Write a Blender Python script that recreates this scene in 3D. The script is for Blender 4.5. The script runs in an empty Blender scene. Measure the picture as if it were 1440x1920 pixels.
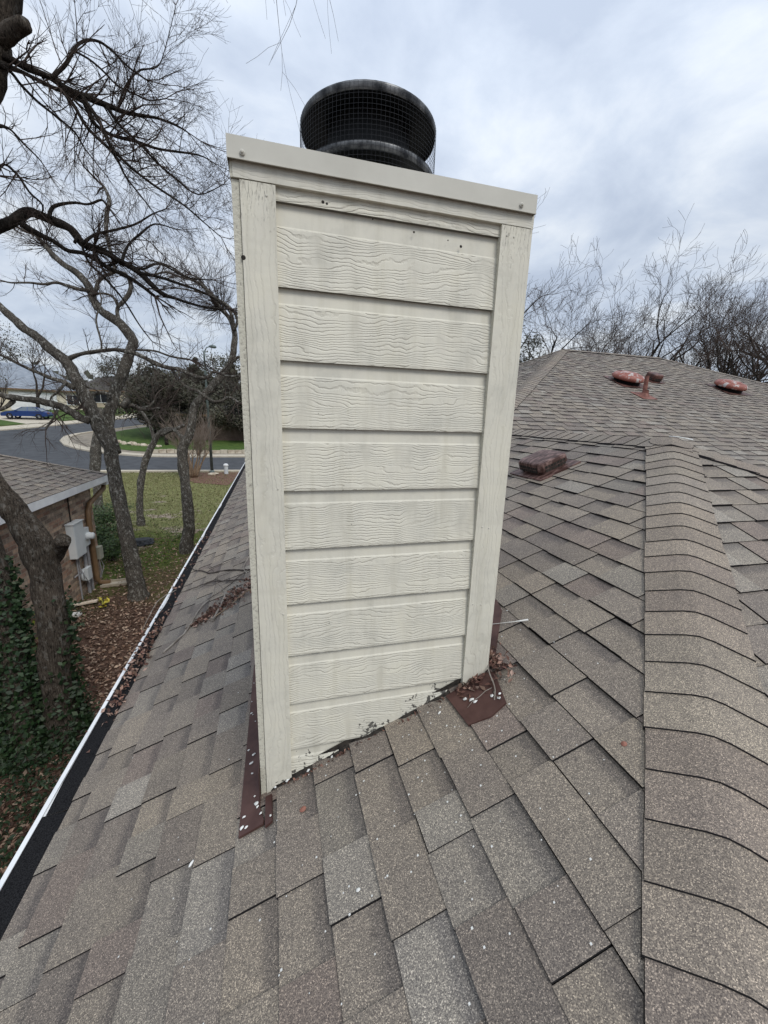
import bpy, bmesh, math, random
from mathutils import Vector, Matrix, noise
sc = bpy.context.scene
COL = sc.collection
# ---------------------------------------------------------------- camera
F = 752.118
cam = bpy.data.cameras.new('camera'); co = bpy.data.objects.new('camera', cam); COL.objects.link(co)
cam.sensor_fit = 'VERTICAL'; cam.sensor_height = 24.0; cam.lens = F/1920*24.0
cam.clip_start = 0.05; cam.clip_end = 2000
Mx = [[0.9653981872660361, 0.25891155866012255, 0.031163196492618353], [-0.2590109741721401, 0.9380810031420874, 0.23003770734889076], [0.030325818733393028, -0.23014959555932493, 0.9726826349750614]]
CAM = Vector((0.0771154, -1.1627417, 0.9278829))
co.matrix_world = Matrix(((Mx[0][0], Mx[0][2], -Mx[0][1], CAM.x), (Mx[1][0], Mx[1][2], -Mx[1][1], CAM.y), (Mx[2][0], Mx[2][2], -Mx[2][1], CAM.z), (0, 0, 0, 1)))
sc.camera = co
sc.render.resolution_x = 768; sc.render.resolution_y = 1024
# ---------------------------------------------------------------- sky and sun (overcast)
SUN_EL, SUN_ROT = math.radians(48), math.radians(158)
w = bpy.data.worlds.new('World'); sc.world = w; w.use_nodes = True
nt = w.node_tree; nt.nodes.clear()
def N(t, ty, **k):
    n = t.nodes.new(ty)
    for a, b in k.items():
        if hasattr(n, a): setattr(n, a, b)
    return n
out = N(nt, 'ShaderNodeOutputWorld'); sky = N(nt, 'ShaderNodeTexSky'); sky.sky_type = 'NISHITA'; sky.sun_disc = False
sky.sun_elevation = SUN_EL; sky.sun_rotation = SUN_ROT
b1 = N(nt, 'ShaderNodeBackground'); b1.inputs[1].default_value = 0.10; nt.links.new(sky.outputs[0], b1.inputs[0])
tc = N(nt, 'ShaderNodeTexCoord'); sep = N(nt, 'ShaderNodeSeparateXYZ'); nt.links.new(tc.outputs['Generated'], sep.inputs[0])
# project the view direction on a cloud layer overhead
mz = N(nt, 'ShaderNodeMath', operation='ADD'); mz.inputs[1].default_value = 0.22; nt.links.new(sep.outputs[2], mz.inputs[0])
mz2 = N(nt, 'ShaderNodeMath', operation='MAXIMUM'); mz2.inputs[1].default_value = 0.05; nt.links.new(mz.outputs[0], mz2.inputs[0])
dx = N(nt, 'ShaderNodeMath', operation='DIVIDE'); nt.links.new(sep.outputs[0], dx.inputs[0]); nt.links.new(mz2.outputs[0], dx.inputs[1])
dy = N(nt, 'ShaderNodeMath', operation='DIVIDE'); nt.links.new(sep.outputs[1], dy.inputs[0]); nt.links.new(mz2.outputs[0], dy.inputs[1])
cmb = N(nt, 'ShaderNodeCombineXYZ'); nt.links.new(dx.outputs[0], cmb.inputs[0]); nt.links.new(dy.outputs[0], cmb.inputs[1])
n1 = N(nt, 'ShaderNodeTexNoise'); n1.inputs['Scale'].default_value = 2.1; n1.inputs['Detail'].default_value = 9; n1.inputs['Roughness'].default_value = 0.56; n1.inputs['Distortion'].default_value = 0.25
nt.links.new(cmb.outputs[0], n1.inputs['Vector'])
cr = N(nt, 'ShaderNodeValToRGB'); nt.links.new(n1.outputs['Fac'], cr.inputs[0])
e = cr.color_ramp.elements; e[0].position = 0.38; e[0].color = (0.49, 0.56, 0.68, 1); e[1].position = 0.64; e[1].color = (0.78, 0.83, 0.89, 1)
m_ = e.new(0.5); m_.color = (0.60, 0.67, 0.78, 1)
n2 = N(nt, 'ShaderNodeTexNoise'); n2.inputs['Scale'].default_value = 0.5; n2.inputs['Detail'].default_value = 3
nt.links.new(cmb.outputs[0], n2.inputs['Vector'])
b2 = N(nt, 'ShaderNodeBackground'); nt.links.new(cr.outputs[0], b2.inputs[0])
# overcast luminance: the cloud is brighter towards the zenith and around the hidden sun
zr = N(nt, 'ShaderNodeMapRange'); zr.inputs[1].default_value = 0.0; zr.inputs[2].default_value = 1.0; zr.inputs[3].default_value = 0.88; zr.inputs[4].default_value = 1.5
zr.interpolation_type = 'SMOOTHSTEP'
nt.links.new(sep.outputs[2], zr.inputs[0])
mu = N(nt, 'ShaderNodeMath', operation='MULTIPLY'); nt.links.new(zr.outputs[0], mu.inputs[0])
r2 = N(nt, 'ShaderNodeMapRange'); r2.inputs[1].default_value = 0.3; r2.inputs[2].default_value = 0.7; r2.inputs[3].default_value = 0.87; r2.inputs[4].default_value = 1.04
nt.links.new(n2.outputs['Fac'], r2.inputs[0]); nt.links.new(r2.outputs[0], mu.inputs[1]); nt.links.new(mu.outputs[0], b2.inputs[1])
mix = N(nt, 'ShaderNodeMixShader'); mix.inputs[0].default_value = 0.9
nt.links.new(b1.outputs[0], mix.inputs[1]); nt.links.new(b2.outputs[0], mix.inputs[2]); nt.links.new(mix.outputs[0], out.inputs[0])
sl = bpy.data.lights.new('sun', 'SUN'); sl.energy = 1.5; sl.angle = math.radians(22); sl.color = (1, 0.96, 0.9)
so = bpy.data.objects.new('sun', sl); COL.objects.link(so)
# sun stands behind the camera, slightly to its right
sd = Vector((math.sin(SUN_ROT)*math.cos(SUN_EL), math.cos(SUN_ROT)*math.cos(SUN_EL), math.sin(SUN_EL)))
so.rotation_euler = sd.to_track_quat('Z', 'Y').to_euler(); so.location = sd*40
vs = sc.view_settings; vs.view_transform = 'Standard'; vs.look = 'None'; vs.gamma = 1; vs.exposure = 0.2
# ---------------------------------------------------------------- helpers
def tag(o, label=None, cat=None, group=None, kind=None):
    if label: o['label'] = label
    if cat: o['category'] = cat
    if group: o['group'] = group
    if kind: o['kind'] = kind
    return o
def empty(name, loc=(0, 0, 0)):
    o = bpy.data.objects.new(name, None); COL.objects.link(o); o.location = loc; return o
class MB:
    """collects polygons, builds ONE mesh object"""
    def __init__(s): s.v = []; s.f = []; s.m = []; s.c = []; s.uv = []; s.useuv = False
    def face(s, pts, m=0, c=(1, 1, 1), uv=None):
        i = len(s.v); s.v.extend([tuple(p) for p in pts]); s.f.append(tuple(range(i, i+len(pts)))); s.m.append(m); s.c.append(c)
        if uv: s.useuv = True
        s.uv.append(uv)
    def raw(s, verts, faces, m=0, c=(1, 1, 1)):
        i = len(s.v); s.v.extend(verts)
        for f in faces: s.f.append(tuple(a+i for a in f)); s.m.append(m); s.c.append(c); s.uv.append(None)
    def box(s, a, b, m=0, c=(1, 1, 1), R=None, o=None):
        x0, y0, z0 = a; x1, y1, z1 = b
        P = [Vector(p) for p in ((x0,y0,z0),(x1,y0,z0),(x1,y1,z0),(x0,y1,z0),(x0,y0,z1),(x1,y0,z1),(x1,y1,z1),(x0,y1,z1))]
        if R is not None: P = [R@p for p in P]
        if o is not None: P = [p+Vector(o) for p in P]
        s.raw([tuple(p) for p in P], [(0,3,2,1),(4,5,6,7),(0,1,5,4),(1,2,6,5),(2,3,7,6),(3,0,4,7)], m, c)
    def tube(s, P, R, n=6, m=0, c=(1, 1, 1), cap=True):
        P = [Vector(p) for p in P]; k = len(P); vs_ = []; ref = None
        for i in range(k):
            d = (P[min(i+1, k-1)]-P[max(i-1, 0)])
            if d.length < 1e-9: d = Vector((0, 0, 1))
            d.normalize()
            if ref is None: ref = d.orthogonal().normalized()
            else:
                ref = ref-d*ref.dot(d)
                if ref.length < 1e-6: ref = d.orthogonal()
                ref.normalize()
            b = d.cross(ref); r = R[i] if hasattr(R, '__len__') else R
            for j in range(n):
                a = 2*math.pi*j/n; vs_.append(tuple(P[i]+ref*(math.cos(a)*r)+b*(math.sin(a)*r)))
        fs = [(i*n+j, i*n+(j+1) % n, (i+1)*n+(j+1) % n, (i+1)*n+j) for i in range(k-1) for j in range(n)]
        if cap: fs += [tuple(range(n-1, -1, -1)), tuple((k-1)*n+j for j in range(n))]
        s.raw(vs_, fs, m, c)
    def lathe(s, prof, c0, n=48, m=0, c=(1, 1, 1), ax=None):
        ax = (ax or Vector((0, 0, 1))).normalized(); u = ax.orthogonal().normalized(); v = ax.cross(u); c0 = Vector(c0)
        vs_ = [tuple(c0+ax*z+u*(r*math.cos(2*math.pi*j/n))+v*(r*math.sin(2*math.pi*j/n))) for r, z in prof for j in range(n)]
        s.raw(vs_, [(i*n+j, i*n+(j+1) % n, (i+1)*n+(j+1) % n, (i+1)*n+j) for i in range(len(prof)-1) for j in range(n)], m, c)
    def build(s, name, mats, parent=None, smooth=False, color=False):
        me = bpy.data.meshes.new(name); me.from_pydata(s.v, [], s.f)
        for m in (mats if isinstance(mats, (list, tuple)) else [mats]): me.materials.append(m)
        me.polygons.foreach_set('material_index', s.m)
        if smooth: me.polygons.foreach_set('use_smooth', [True]*len(s.f))
        if color:
            at = me.color_attributes.new('Col', 'FLOAT_COLOR', 'CORNER'); buf = []
            for f, c in zip(s.f, s.c): buf += [c[0], c[1], c[2], 1.0]*len(f)
            at.data.foreach_set('color', buf)
        if s.useuv:
            ul = me.uv_layers.new(name='UVMap'); buf = []
            for f, u in zip(s.f, s.uv):
                if u: 
                    for q in u: buf += [q[0], q[1]]
                else: buf += [0.5, 0.3]*len(f)
            ul.data.foreach_set('uv', buf)
        me.update(); o = bpy.data.objects.new(name, me); COL.objects.link(o)
        if parent: o.parent = parent; o.matrix_parent_inverse = Matrix.Translation(-Vector(parent.location)) if parent.type == 'EMPTY' else Matrix()
        return o
# ---------------------------------------------------------------- materials
def mat(name, col=(.5, .5, .5), rough=.8, metal=0.0, spec=.3):
    m = bpy.data.materials.new(name); m.use_nodes = True; t = m.node_tree; b = t.nodes['Principled BSDF']
    b.inputs['Base Color'].default_value = (*col, 1); b.inputs['Roughness'].default_value = rough; b.inputs['Metallic'].default_value = metal
    b.inputs['Specular IOR Level'].default_value = spec
    m['b'] = 0
    return m, t, b
def noise_(t, scale, detail=4, rough=.55, vec=None, dist=0):
    n = N(t, 'ShaderNodeTexNoise'); n.inputs['Scale'].default_value = scale; n.inputs['Detail'].default_value = detail; n.inputs['Roughness'].default_value = rough; n.inputs['Distortion'].default_value = dist
    if vec is not None: t.links.new(vec, n.inputs['Vector'])
    return n
def ramp_(t, src, stops, interp='LINEAR'):
    r = N(t, 'ShaderNodeValToRGB'); t.links.new(src, r.inputs[0]); r.color_ramp.interpolation = interp
    el = r.color_ramp.elements
    while len(el) < len(stops): el.new(.5)
    for q, (p, c) in zip(el, stops): q.position = p; q.color = (*c, 1) if len(c) == 3 else c
    return r
def mixc(t, f, a, b, blend='MIX'):
    m = N(t, 'ShaderNodeMix'); m.data_type = 'RGBA'; m.blend_type = blend
    for s, v in ((m.inputs[0], f), (m.inputs[6], a), (m.inputs[7], b)):
        if hasattr(v, 'is_output'): t.links.new(v, s)
        elif isinstance(v, (int, float)): s.default_value = v
        else: s.default_value = (*v, 1)
    return m.outputs[2]
def math_(t, op, a, b=None, c=None):
    m = N(t, 'ShaderNodeMath', operation=op)
    for i, v in enumerate((a, b, c)):
        if v is None: continue
        if hasattr(v, 'is_output'): t.links.new(v, m.inputs[i])
        else: m.inputs[i].default_value = v
    return m.outputs[0]
def objc(t, scale=(1, 1, 1)):
    tc = N(t, 'ShaderNodeTexCoord'); mp = N(t, 'ShaderNodeMapping'); mp.inputs['Scale'].default_value = scale
    t.links.new(tc.outputs['Object'], mp.inputs[0]); return mp.outputs[0]
def bump(t, b, h, strength=.5, dist=.01):
    n = N(t, 'ShaderNodeBump'); n.inputs['Strength'].default_value = strength; n.inputs['Distance'].default_value = dist
    t.links.new(h, n.inputs['Height']); t.links.new(n.outputs[0], b.inputs['Normal']); return n
def noisy(name, c1, c2, scale=5, rough=.8, metal=0, bs=0, bd=.005, detail=5, scl=(1, 1, 1), spec=.3, lo=.35, hi=.65):
    m, t, b = mat(name, c1, rough, metal, spec); v = objc(t, scl); n = noise_(t, scale, detail, .6, v)
    r = ramp_(t, n.outputs['Fac'], [(lo, c1), (hi, c2)]); t.links.new(r.outputs[0], b.inputs['Base Color'])
    if bs: bump(t, b, n.outputs['Fac'], bs, bd)
    return m
def shingle_mat(name, gscale=560.0):
    m, t, b = mat(name, rough=.78, spec=.4); v = objc(t)
    at = N(t, 'ShaderNodeAttribute', attribute_name='Col')
    vo = N(t, 'ShaderNodeTexVoronoi'); vo.inputs['Scale'].default_value = gscale; t.links.new(v, vo.inputs['Vector'])
    sp = N(t, 'ShaderNodeSeparateColor'); t.links.new(vo.outputs['Color'], sp.inputs[0])
    g = ramp_(t, sp.outputs[0], [(0, (.42, .41, .42)), (.28, (.70, .68, .67)), (.62, (1.0, .98, .95)), (.88, (1.4, 1.36, 1.27)), (1, (2.7, 2.6, 2.4))])
    c = mixc(t, 1.0, at.outputs['Color'], g.outputs[0], 'MULTIPLY')
    n = noise_(t, 7, 5, .6, v); r = ramp_(t, n.outputs['Fac'], [(.3, (.90, .90, .91)), (.7, (1.09, 1.09, 1.07))])
    c = mixc(t, 1.0, c, r.outputs[0], 'MULTIPLY')
    n3 = noise_(t, 1.1, 3, .6, v); r3 = ramp_(t, n3.outputs['Fac'], [(.35, (.9, .9, .92)), (.65, (1.08, 1.07, 1.05))])
    c = mixc(t, 1.0, c, r3.outputs[0], 'MULTIPLY')
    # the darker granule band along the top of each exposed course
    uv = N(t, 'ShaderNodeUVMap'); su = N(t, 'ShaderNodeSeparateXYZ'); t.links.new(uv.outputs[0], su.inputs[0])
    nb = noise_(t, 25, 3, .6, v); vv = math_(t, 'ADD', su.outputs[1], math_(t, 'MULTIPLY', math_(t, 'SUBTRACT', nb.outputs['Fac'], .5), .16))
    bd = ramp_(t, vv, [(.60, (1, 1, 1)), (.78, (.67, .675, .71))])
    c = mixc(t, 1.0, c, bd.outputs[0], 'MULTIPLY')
    t.links.new(c, b.inputs['Base Color'])
    bump(t, b, sp.outputs[1], .35, .0015)
    return m
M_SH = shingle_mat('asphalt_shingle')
M_BUTT, _, _ = mat('shingle_edge', (.022, .021, .022), .95, spec=.1)
def paint(name, axis, base=(.635, .61, .518), grain=1.0, smooth=False):
    """cream painted fibre cement; embossed cedar grain as contour lines of a stretched field"""
    m, t, b = mat(name, base, .62, spec=.35)
    tc = N(t, 'ShaderNodeTexCoord'); mp = N(t, 'ShaderNodeMapping'); t.links.new(tc.outputs['Object'], mp.inputs[0])
    # rotate so that x' runs along the board, z' across it
    sx = N(t, 'ShaderNodeSeparateXYZ'); t.links.new(mp.outputs[0], sx.inputs[0])
    X, Y, Z = sx.outputs
    along, across = (X, Z) if axis == 'X' else (Z, X)
    if axis == 'Y': along, across = Y, Z
    cb = N(t, 'ShaderNodeCombineXYZ')
    if axis == 'Z':
        t.links.new(math_(t, 'MULTIPLY', along, 2.6), cb.inputs[0]); t.links.new(math_(t, 'MULTIPLY', across, 11), cb.inputs[1]); t.links.new(math_(t, 'MULTIPLY', Y, 1.0), cb.inputs[2])
    else:
        t.links.new(math_(t, 'MULTIPLY', along, 2.5), cb.inputs[0]); t.links.new(math_(t, 'MULTIPLY', across, 12), cb.inputs[1]); t.links.new(math_(t, 'MULTIPLY', Y, 1.0), cb.inputs[2])
    f1 = noise_(t, 1.0, 2.0, .5, cb.outputs[0])
    cb2 = N(t, 'ShaderNodeCombineXYZ'); t.links.new(math_(t, 'MULTIPLY', along, 38), cb2.inputs[0]); t.links.new(math_(t, 'MULTIPLY', across, 30), cb2.inputs[1])
    f2 = noise_(t, 1.0, 3, .6, cb2.outputs[0])
    cb3 = N(t, 'ShaderNodeCombineXYZ'); t.links.new(math_(t, 'MULTIPLY', along, 16), cb3.inputs[0]); t.links.new(math_(t, 'MULTIPLY', across, 4), cb3.inputs[1])
    f3 = noise_(t, 1.0, 1, .5, cb3.outputs[0])
    k = 11.5 if axis != 'Z' else 8.0
    fld = math_(t, 'ADD', math_(t, 'MULTIPLY', f1.outputs['Fac'], k), math_(t, 'MULTIPLY', across, 118 if axis != 'Z' else 60))
    fld = math_(t, 'ADD', fld, math_(t, 'MULTIPLY', f2.outputs['Fac'], 1.1)); fld = math_(t, 'ADD', fld, math_(t, 'MULTIPLY', f3.outputs['Fac'], 2.0 if axis != 'Z' else .3))
    fr = math_(t, 'FRACT', fld)
    hr = ramp_(t, fr, [(0, (0, 0, 0)), (.06, (.1, .1, .1)), (.22, (1, 1, 1)), (.8, (.75, .75, .75)), (1, (0, 0, 0))])
    am = noise_(t, 1.0, 2, .5, cb3.outputs[0]); amr = ramp_(t, am.outputs['Fac'], [(.32, (.15, .15, .15)), (.55, (1, 1, 1))])
    hgt = math_(t, 'MULTIPLY', hr.outputs[0], amr.outputs[0])
    ns = noise_(t, 7, 6, .68, tc.outputs['Object']); cr_ = ramp_(t, ns.outputs['Fac'], [(.33, (.86, .865, .87)), (.48, (.99, .99, .99)), (.68, (1.05, 1.045, 1.02))])
    c = mixc(t, 1.0, base, cr_.outputs[0], 'MULTIPLY')
    cbs = N(t, 'ShaderNodeCombineXYZ'); t.links.new(math_(t, 'MULTIPLY', X, 26), cbs.inputs[0]); t.links.new(math_(t, 'MULTIPLY', Z, 2.2), cbs.inputs[1]); wst = noise_(t, 1.0, 5, .65, cbs.outputs[0])
    ws = ramp_(t, wst.outputs['Fac'], [(.34, (.89, .885, .865)), (.5, (1, 1, 1)), (.7, (1.03, 1.03, 1.03))]); c = mixc(t, .75, c, mixc(t, 1.0, c, ws.outputs[0], 'MULTIPLY'))
    if not smooth:
        dirt = ramp_(t, hgt, [(0, (.78, .77, .76)), (.35, (1, 1, 1))]); c = mixc(t, grain*.55, c, mixc(t, 1.0, c, dirt.outputs[0], 'MULTIPLY'))
    # weathering: bare dark specks, more of them near the roof
    zr_ = math_(t, 'SUBTRACT', Z, math_(t, 'ADD', math_(t, 'MULTIPLY', X, .4285), -.335))
    nd = noise_(t, 46, 5, .68, tc.outputs['Object']); nb = noise_(t, 9, 2, .5, tc.outputs['Object'])
    thr = N(t, 'ShaderNodeMapRange'); t.links.new(zr_, thr.inputs[0]); thr.inputs[1].default_value = 0; thr.inputs[2].default_value = .13; thr.inputs[3].default_value = .18; thr.inputs[4].default_value = -.02
    s_ = math_(t, 'ADD', math_(t, 'ADD', nd.outputs['Fac'], thr.outputs[0]), math_(t, 'MULTIPLY', math_(t, 'SUBTRACT', nb.outputs['Fac'], .5), .35))
    sm = ramp_(t, s_, [(.735, (0, 0, 0)), (.76, (1, 1, 1))])
    c = mixc(t, sm.outputs[0], c, (.085, .08, .07))
    if axis == 'Z':   # old mildew streaks near the head of the corner boards and along their outer arris
        st = N(t, 'ShaderNodeCombineXYZ'); t.links.new(math_(t, 'MULTIPLY', X, 260), st.inputs[0]); t.links.new(math_(t, 'MULTIPLY', Z, 42), st.inputs[1])
        sn = noise_(t, 1.0, 3, .6, st.outputs[0]); zt = N(t, 'ShaderNodeMapRange'); t.links.new(Z, zt.inputs[0]); zt.inputs[1].default_value = 1.15; zt.inputs[2].default_value = 1.45; zt.inputs[3].default_value = -.2; zt.inputs[4].default_value = .14
        s2 = ramp_(t, math_(t, 'ADD', sn.outputs['Fac'], zt.outputs[0]), [(.68, (0, 0, 0)), (.74, (.55, .55, .55))])
        c = mixc(t, s2.outputs[0], c, (.16, .15, .125))
    t.links.new(c, b.inputs['Base Color'])
    fine = noise_(t, 420, 2, .5, tc.outputs['Object'])
    if smooth: bump(t, b, fine.outputs['Fac'], .08, .001)
    else: bump(t, b, math_(t, 'ADD', hgt, math_(t, 'MULTIPLY', fine.outputs['Fac'], .12)), grain, .0013)
    return m
M_GRAIN = paint('painted_cedar_grain_siding', 'X', grain=.95)
M_SMOOTH = paint('painted_smooth_siding', 'X', smooth=True)
M_GRAINY = paint('painted_side_siding', 'Y', grain=.8)
M_TRIM = paint('painted_trim_board', 'Z', grain=.6)
M_FRIEZE = paint('painted_frieze_board', 'X', base=(.60, .58, .50), grain=.4)
M_CAPM = noisy('painted_cap_metal', (.49, .475, .415), (.55, .535, .47), 6, .45, 0, .05, .002)
M_TAR = noisy('tar_and_rot', (.012, .011, .010), (.05, .042, .035), 60, .95, bs=.6)
M_EDGE = noisy('rough_sawn_edge', (.30, .28, .24), (.56, .54, .45), 150, .9, bs=.6, lo=.30, hi=.46)
M_SOOT = noisy('sooty_black_metal', (.006, .007, .008), (.016, .017, .018), 14, .55, .3)
M_GALV = noisy('weathered_galvanised_band', (.03, .033, .038), (.27, .275, .28), 22, .5, .55, .2, lo=.38, hi=.7)
M_WIRE, _, _ = mat('galvanised_wire', (.035, .035, .038), .5, .6)
M_FLASH = noisy('brown_painted_flashing', (.055, .026, .022), (.105, .055, .046), 9, .5, .2, .15)
M_RUST = noisy('rusty_red_vent_paint', (.12, .045, .033), (.24, .105, .08), 12, .6, .1, .2)
M_RUSTD = noisy('dark_brown_vent_paint', (.045, .022, .018), (.16, .075, .06), 10, .5, .2, .15)
M_SEAL = noisy('white_sealant', (.55, .55, .52), (.75, .75, .72), 30, .6)
M_STEEL, _, _ = mat('nail_steel', (.42, .42, .43), .35, .9)
M_WHITE = noisy('white_gutter_paint', (.66, .67, .68), (.78, .79, .79), 4, .4)
M_GUARD = noisy('black_mesh_guard', (.008, .008, .009), (.022, .022, .023), 260, .9, bs=.3, lo=.45, hi=.55, spec=.05)
M_CONC = noisy('concrete', (.30, .26, .20), (.42, .37, .29), 3.5, .9, bs=.2)
M_KERB = noisy('pale_kerb_concrete', (.42, .37, .29), (.52, .47, .38), 6, .9, bs=.2)
M_DRIVE = noisy('sidewalk_concrete', (.20, .175, .14), (.30, .26, .205), 1.2, .9, bs=.2)
M_ASPH = noisy('road_asphalt', (.050, .053, .058), (.075, .079, .085), 1.4, .9, detail=8, bs=.1)
M_GRASS = noisy('green_lawn', (.035, .07, .012), (.075, .12, .022), 2.5, .95, detail=8, bs=.5, bd=.03)
M_DRYG = noisy('dry_lawn', (.24, .20, .08), (.34, .28, .12), 3, .95, detail=8)
def bark(name, c1, c2, sc_=1.0, lich=.25):
    m, t, b = mat(name, c1, .95, spec=.1); v = objc(t, (1, 1, .16)); n = noise_(t, 80*sc_, 7, .75, v, .35)
    n2_ = noise_(t, 3, 4, .6, objc(t)); r = ramp_(t, n.outputs['Fac'], [(.38, tuple(q*.12 for q in c1)), (.48, tuple(q*.8 for q in c1)), (.56, c1), (.66, c2)])
    r2_ = ramp_(t, n2_.outputs['Fac'], [(.35, (.72, .74, .74)), (.65, (1.2, 1.2, 1.18))])
    c_ = mixc(t, 1.0, r.outputs[0], r2_.outputs[0], 'MULTIPLY'); nl = noise_(t, 17, 5, .7, objc(t, (1, 1, .6))); rl = ramp_(t, nl.outputs['Fac'], [(.55, (0, 0, 0)), (.62, (lich, lich, lich))])
    t.links.new(mixc(t, rl.outputs[0], c_, (.40, .39, .35)), b.inputs['Base Color']); bump(t, b, n.outputs['Fac'], 1.0, .05)
    return m
M_BARK = bark('furrowed_brown_bark', (.105, .085, .068), (.22, .19, .155), .9)
M_BARKG = bark('grey_lichen_bark', (.125, .11, .093), (.34, .32, .285), 1.0, .7)
M_BARKD = bark('dark_and_backlit_bark', (.050, .041, .035), (.11, .095, .08), 1.2, .08)
M_TWIG, _, _ = mat('dark_twig', (.062, .047, .040), .9, spec=.1)
M_TWIGB, _, _ = mat('grey_brown_twig', (.085, .068, .058), .9, spec=.1)
M_TAN = noisy('peeled_tan_bark', (.20, .13, .08), (.34, .25, .17), 8, .8)
def leafm(name, c1, c2, rough=.55):
    m, t, b = mat(name, c1, rough, spec=.3); at = N(t, 'ShaderNodeAttribute', attribute_name='Col'); 
    t.links.new(mixc(t, 1.0, at.outputs['Color'], (1, 1, 1), 'MULTIPLY'), b.inputs['Base Color']); return m
M_LEAF = leafm('leaf', (1, 1, 1), (1, 1, 1))
M_LITTER = leafm('dead_leaf', (1, 1, 1), (1, 1, 1), .85)
M_VC = leafm('mottled_surface', (1, 1, 1), (1, 1, 1), .85)
TP = .4285
def zl(x): return -.335+TP*x            # slope the chimney stands on (eave along Y)
def ze(y): return -.335+TP*(y+1.69)     # hipped end slope of the wing
def zm(y): return -.73+TP*y             # main front slope
# ================================================================ ground, road, terrain
def H(y):
    if y < 29.2: return -3.2
    if y < 38: return -3.2+.06*(y-29.2)
    if y < 75: return -2.672+.10*(y-38)
    return 1.028
def sheet(name, poly, m, dz=.004, kind='structure', thick=0):
    bm = bmesh.new(); f = bm.faces.new([bm.verts.new((x, y, 0)) for x, y in poly]); f.normal_update()
    if f.normal.z < 0: f.normal_flip()
    for yb in (29.2, 38, 75):
        bmesh.ops.bisect_plane(bm, geom=bm.verts[:]+bm.edges[:]+bm.faces[:], plane_co=(0, yb, 0), plane_no=(0, 1, 0))
    bmesh.ops.triangulate(bm, faces=bm.faces[:])
    if thick:
        r = bmesh.ops.extrude_face_region(bm, geom=bm.faces[:])
        for v in [q for q in r['geom'] if isinstance(q, bmesh.types.BMVert)]: v.co.z = 1
        for v in bm.verts: v.co.z = H(v.co.y)+dz+(thick if v.co.z > .5 else -.02)
        bmesh.ops.recalc_face_normals(bm, faces=bm.faces[:])
    else:
        for v in bm.verts: v.co.z = H(v.co.y)+dz
    me = bpy.data.meshes.new(name); bm.to_mesh(me); bm.free(); me.materials.append(m); o = bpy.data.objects.new(name, me); COL.objects.link(o)
    return tag(o, kind=kind)
def ground_mat():
    m, t, b = mat('yard_ground', rough=.95, spec=.1); v = objc(t); s = N(t, 'ShaderNodeSeparateXYZ'); t.links.new(v, s.inputs[0])
    nA = noise_(t, .45, 5, .6, v); nB = noise_(t, 5, 8, .7, v); nC = noise_(t, 38, 6, .7, v); nD = noise_(t, .9, 4, .65, v)
    litter = ramp_(t, nC.outputs['Fac'], [(.3, (.028, .017, .012)), (.48, (.085, .05, .036)), (.62, (.16, .10, .075)), (.75, (.25, .17, .13))])
    green = ramp_(t, nB.outputs['Fac'], [(.3, (.035, .05, .012)), (.5, (.075, .10, .022)), (.7, (.13, .14, .04))])
    dry = ramp_(t, nB.outputs['Fac'], [(.3, (.10, .125, .04)), (.5, (.17, .175, .07)), (.7, (.26, .235, .12))])
    dirt = ramp_(t, nB.outputs['Fac'], [(.3, (.20, .15, .11)), (.6, (.38, .31, .26))])
    y1 = math_(t, 'ADD', s.outputs[1], math_(t, 'MULTIPLY', math_(t, 'SUBTRACT', nA.outputs['Fac'], .5), 9))
    f1 = ramp_(t, math_(t, 'MULTIPLY', y1, .05), [(.40, (0, 0, 0)), (.50, (1, 1, 1))])
    c = mixc(t, f1.outputs[0], litter.outputs[0], green.outputs[0])
    # scattered litter over the grass, thinning away from the trees
    f1b = ramp_(t, math_(t, 'ADD', nD.outputs['Fac'], math_(t, 'MULTIPLY', s.outputs[1], -.008)), [(.44, (0, 0, 0)), (.56, (.75, .75, .75))])
    c = mixc(t, f1b.outputs[0], c, litter.outputs[0])
    f2 = ramp_(t, math_(t, 'MULTIPLY', y1, .05), [(.66, (0, 0, 0)), (.74, (1, 1, 1))]); c = mixc(t, f2.outputs[0], c, dry.outputs[0])
    # bare patches round y = 14..19
    g = math_(t, 'ABSOLUTE', math_(t, 'SUBTRACT', s.outputs[1], 15.5)); g2 = math_(t, 'SUBTRACT', nD.outputs['Fac'], math_(t, 'MULTIPLY', g, .03))
    f3 = ramp_(t, g2, [(.50, (0, 0, 0)), (.56, (.9, .9, .9))]); c = mixc(t, f3.outputs[0], c, dirt.outputs[0])
    t.links.new(c, b.inputs['Base Color']); bump(t, b, nC.outputs['Fac'], .8, .04)
    return m
M_GROUND = ground_mat()
def big_ground():
    mb = MB(); ys = [-60, -20, 29.2, 38, 75, 140, 900]
    for a, b_ in zip(ys[:-1], ys[1:]): mb.face([(-600, a, H(a)), (600, a, H(a)), (600, b_, H(b_)), (-600, b_, H(b_))])
    return tag(mb.build('ground', M_GROUND), kind='structure')
big_ground()
road_far = [(-60, 34.0), (-40, 38.5), (-30, 43.5), (-26.58, 48.71), (-25.17, 50.49), (-23.79, 52.9), (-22.24, 55.61), (-20.94, 57.47), (-19.8, 60.01), (-18.36, 62.88), (-16.75, 69.18), (-14, 84)]
inner = [(-9, 80), (-12.04, 61.88), (-14.02, 57.3), (-15.82, 53.88), (-17.33, 50.9), (-18.75, 48.67), (-19.49, 47.07), (-19.71, 45.32), (-19.06, 42.88), (-17.85, 40.73), (-16.48, 39.27), (-14.67, 37.86), (-12.47, 36.51), (-10.48, 35.6), (-8.95, 35.4), (-5.74, 35.4), (-2.6, 35.5), (40, 36)]
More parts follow.
